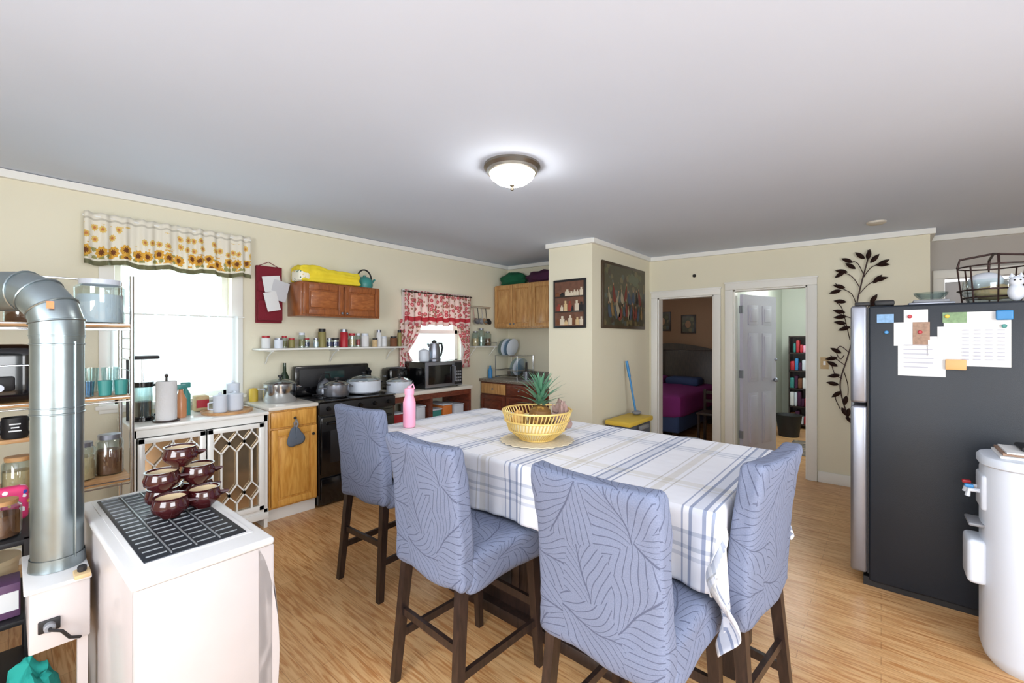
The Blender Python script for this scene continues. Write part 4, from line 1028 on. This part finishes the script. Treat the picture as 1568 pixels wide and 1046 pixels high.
# ------------------------------------------------------------ bin & mop
b=B('trash_bin'); b.box(4.12,4.66,1.95,2.20,.0,.56,mat('bin_grey',(84,88,100),.5),.03,3); b.box(4.10,4.68,1.93,2.22,.55,.60,YELP,.012); b.box(4.3,4.5,1.9,1.935,.5,.54,GREY,.006); b.fin()
b=B('mop'); b.tube([(4.60,2.10,.62),(4.62,2.20,1.10),(4.62,2.22,1.17)],.011,BLUE,10); b.tube([(4.62,2.185,1.02),(4.62,2.222,1.20)],.016,BLUE,10); b.sph((4.60,2.09,.626),(.06,.05,.025),GREY); b.fin()

# ------------------------------------------------------------ bedroom / hall
b=B('bed'); b.box(6.1,7.9,2.15,3.7,.12,.42,BLUEB,.03,3); b.rbox((7.0,2.92,.50),(.93,.82,.17),.08,PURB,lambda p:(p.x,p.y,p.z+.015*math.sin(p.x*9)*math.sin(p.y*8)))
b.box(7.92,7.99,2.1,3.75,0,1.25,ESP,.02); 
def hbtop(u,v): return (7.915,2.1+1.65*u,1.25+.12*math.sin(math.pi*u)*v)
b.grid(hbtop,20,3,ESP)
for y in (2.1,3.7): b.box(7.90,8.0,y,y+.08,0,1.38,ESP,.02)
b.rbox((7.65,2.6,.72),(.18,.28,.07),.06,BLUEB); b.rbox((7.65,3.2,.72),(.18,.28,.07),.06,PURB)
for x in (6.15,7.8):
    for y in (2.2,3.6): b.box(x,x+.06,y,y+.06,0,.13,ESP)
b.fin()
b=B('wooden_chair'); b.box(6.1,6.44,1.60,1.92,.42,.45,ESP,.008)
for x in (6.12,6.40):
    for y in (1.62,1.88): b.box(x,x+.03,y,y+.03,0,.74 if x>6.2 else .42,ESP)
for z in (.56,.68): b.box(6.405,6.425,1.63,1.90,z,z+.04,ESP)
b.fin()
for y,z,w,h in ((2.55,1.55,.26,.34),(3.0,1.6,.3,.36)):
    b=B('bedroom_picture'); b.box(8.08,8.099,y,y+w,z,z+h,ESP,.004); b.box(8.075,8.081,y+.03,y+w-.03,z+.03,z+h-.03,PA2); b.sph((8.074,y+w/2,z+h/2),(.004,.05,.07),SK); b.fin()
b=B('bedroom_rug'); b.box(5.6,6.05,1.5,2.12,0.0,.01,BLUEB); b.fin()
b=B('plastic_basin'); b.lathe((5.82,1.92,.011),[(0,0),(.12,0),(.17,.12),(.18,.12),(.165,.115),(.115,.01)],WHITEP,28); b.fin()
b=B('hall_shelf_unit')
sx0,sx1,sy0,sy1=8.3,8.6,.70,1.15
for y in (sy0,sy1-.02): b.box(sx0,sx1,y,y+.02,0,1.5,ESP)
for z in (.05,.34,.63,.92,1.21,1.48): b.box(sx0,sx1,sy0,sy1,z,z+.02,ESP)
b.box(sx1-.01,sx1,sy0,sy1,0,1.5,ESP)
rr=random.Random(2)
for z in (.07,.36,.65,.94,1.23):
    y=sy0+.03
    while y<sy1-.07:
        w=rr.uniform(.03,.07); h=rr.uniform(.10,.24); b.box(sx0+.02,sx0+.2,y,y+w,z,z+h,rr.choice([RED,BLUE,YELP,TEAL,PINK,PAPER,WHITEP,BROWN,PURF]),.012); y+=w+.004
b.fin()
b=B('waste_basket'); b.lathe((7.6,1.05,0),[(0,0),(.13,0),(.17,.32),(.175,.32),(.165,.31),(.12,.02)],BLACKM,24); b.fin()
b=B('bath_mat'); b.box(6.4,7.3,.5,.95,0,.012,spots('mat_print',(120,110,100),[(170,150,130),(80,70,66)],12,.4,.9,'Object'),.004); b.fin()
b=B('wall_hook'); b.box(6.9,7.0,1.30,1.331,1.50,1.54,BLACKM,.005); b.tube([(6.95,1.31,1.5),(6.95,1.28,1.48),(6.95,1.27,1.5)],.006,BLACKM,6); b.fin()

# ------------------------------------------------------------ lights
def area(name,loc,rot,sx,sy,p,col=(1,1,1)):
    l=bpy.data.lights.new(name,'AREA'); l.shape='RECTANGLE'; l.size=sx; l.size_y=sy; l.energy=p; l.color=col
    o=bpy.data.objects.new(name,l); scn.collection.objects.link(o); o.location=loc; o.rotation_euler=rot; return o
R90=math.radians(90)
area('added_fill_right',(.5,-2.36,1.45),(R90,0,0),2.1,1.3,100,(.93,.965,1))  # added fill light, set at the invented opening in the right wall
area('added_fill_back',(-1.86,.4,1.45),(R90,0,-R90),2.0,1.3,88,(.93,.965,1))  # second added fill, at the made-up opening of the back wall
area('daylight_window_1',(.87,YW+.2,1.5),(-R90,0,0),.74,1.05,24,(.94,.97,1))
area('daylight_window_2',(3.46,YW+.2,1.55),(-R90,0,0),.8,.8,15,(.94,.97,1))
area('added_ceiling_fill',(-1.2,-1.0,1.76),(math.pi,0,0),.2,.2,36,(.96,.98,1))  # added upward fill, stands in for flash bounced off the ceiling
def point(name,loc,p,r=.1,col=(1,.95,.88)):
    l=bpy.data.lights.new(name,'POINT'); l.energy=p; l.shadow_soft_size=r; l.color=col
    o=bpy.data.objects.new(name,l); scn.collection.objects.link(o); o.location=loc
point('hall_lamp',(7.0,.75,2.3),36,.1,(.98,1,.97)); point('bedroom_lamp',(6.6,3.2,2.2),6)
w=bpy.data.worlds.new('World'); scn.world=w; w.use_nodes=True
w.node_tree.nodes['Background'].inputs[0].default_value=(.95,.98,1,1); w.node_tree.nodes['Background'].inputs[1].default_value=2.8
# ------------------------------------------------------------ camera
cam=bpy.data.cameras.new('camera'); co=bpy.data.objects.new('camera',cam); scn.collection.objects.link(co)
cam.sensor_width=36; cam.lens=660/1568*36; cam.shift_y=-.003; cam.clip_start=.02
co.location=(0,0,1.46); co.rotation_euler=(R90,0,math.radians(40.57-90)); scn.camera=co
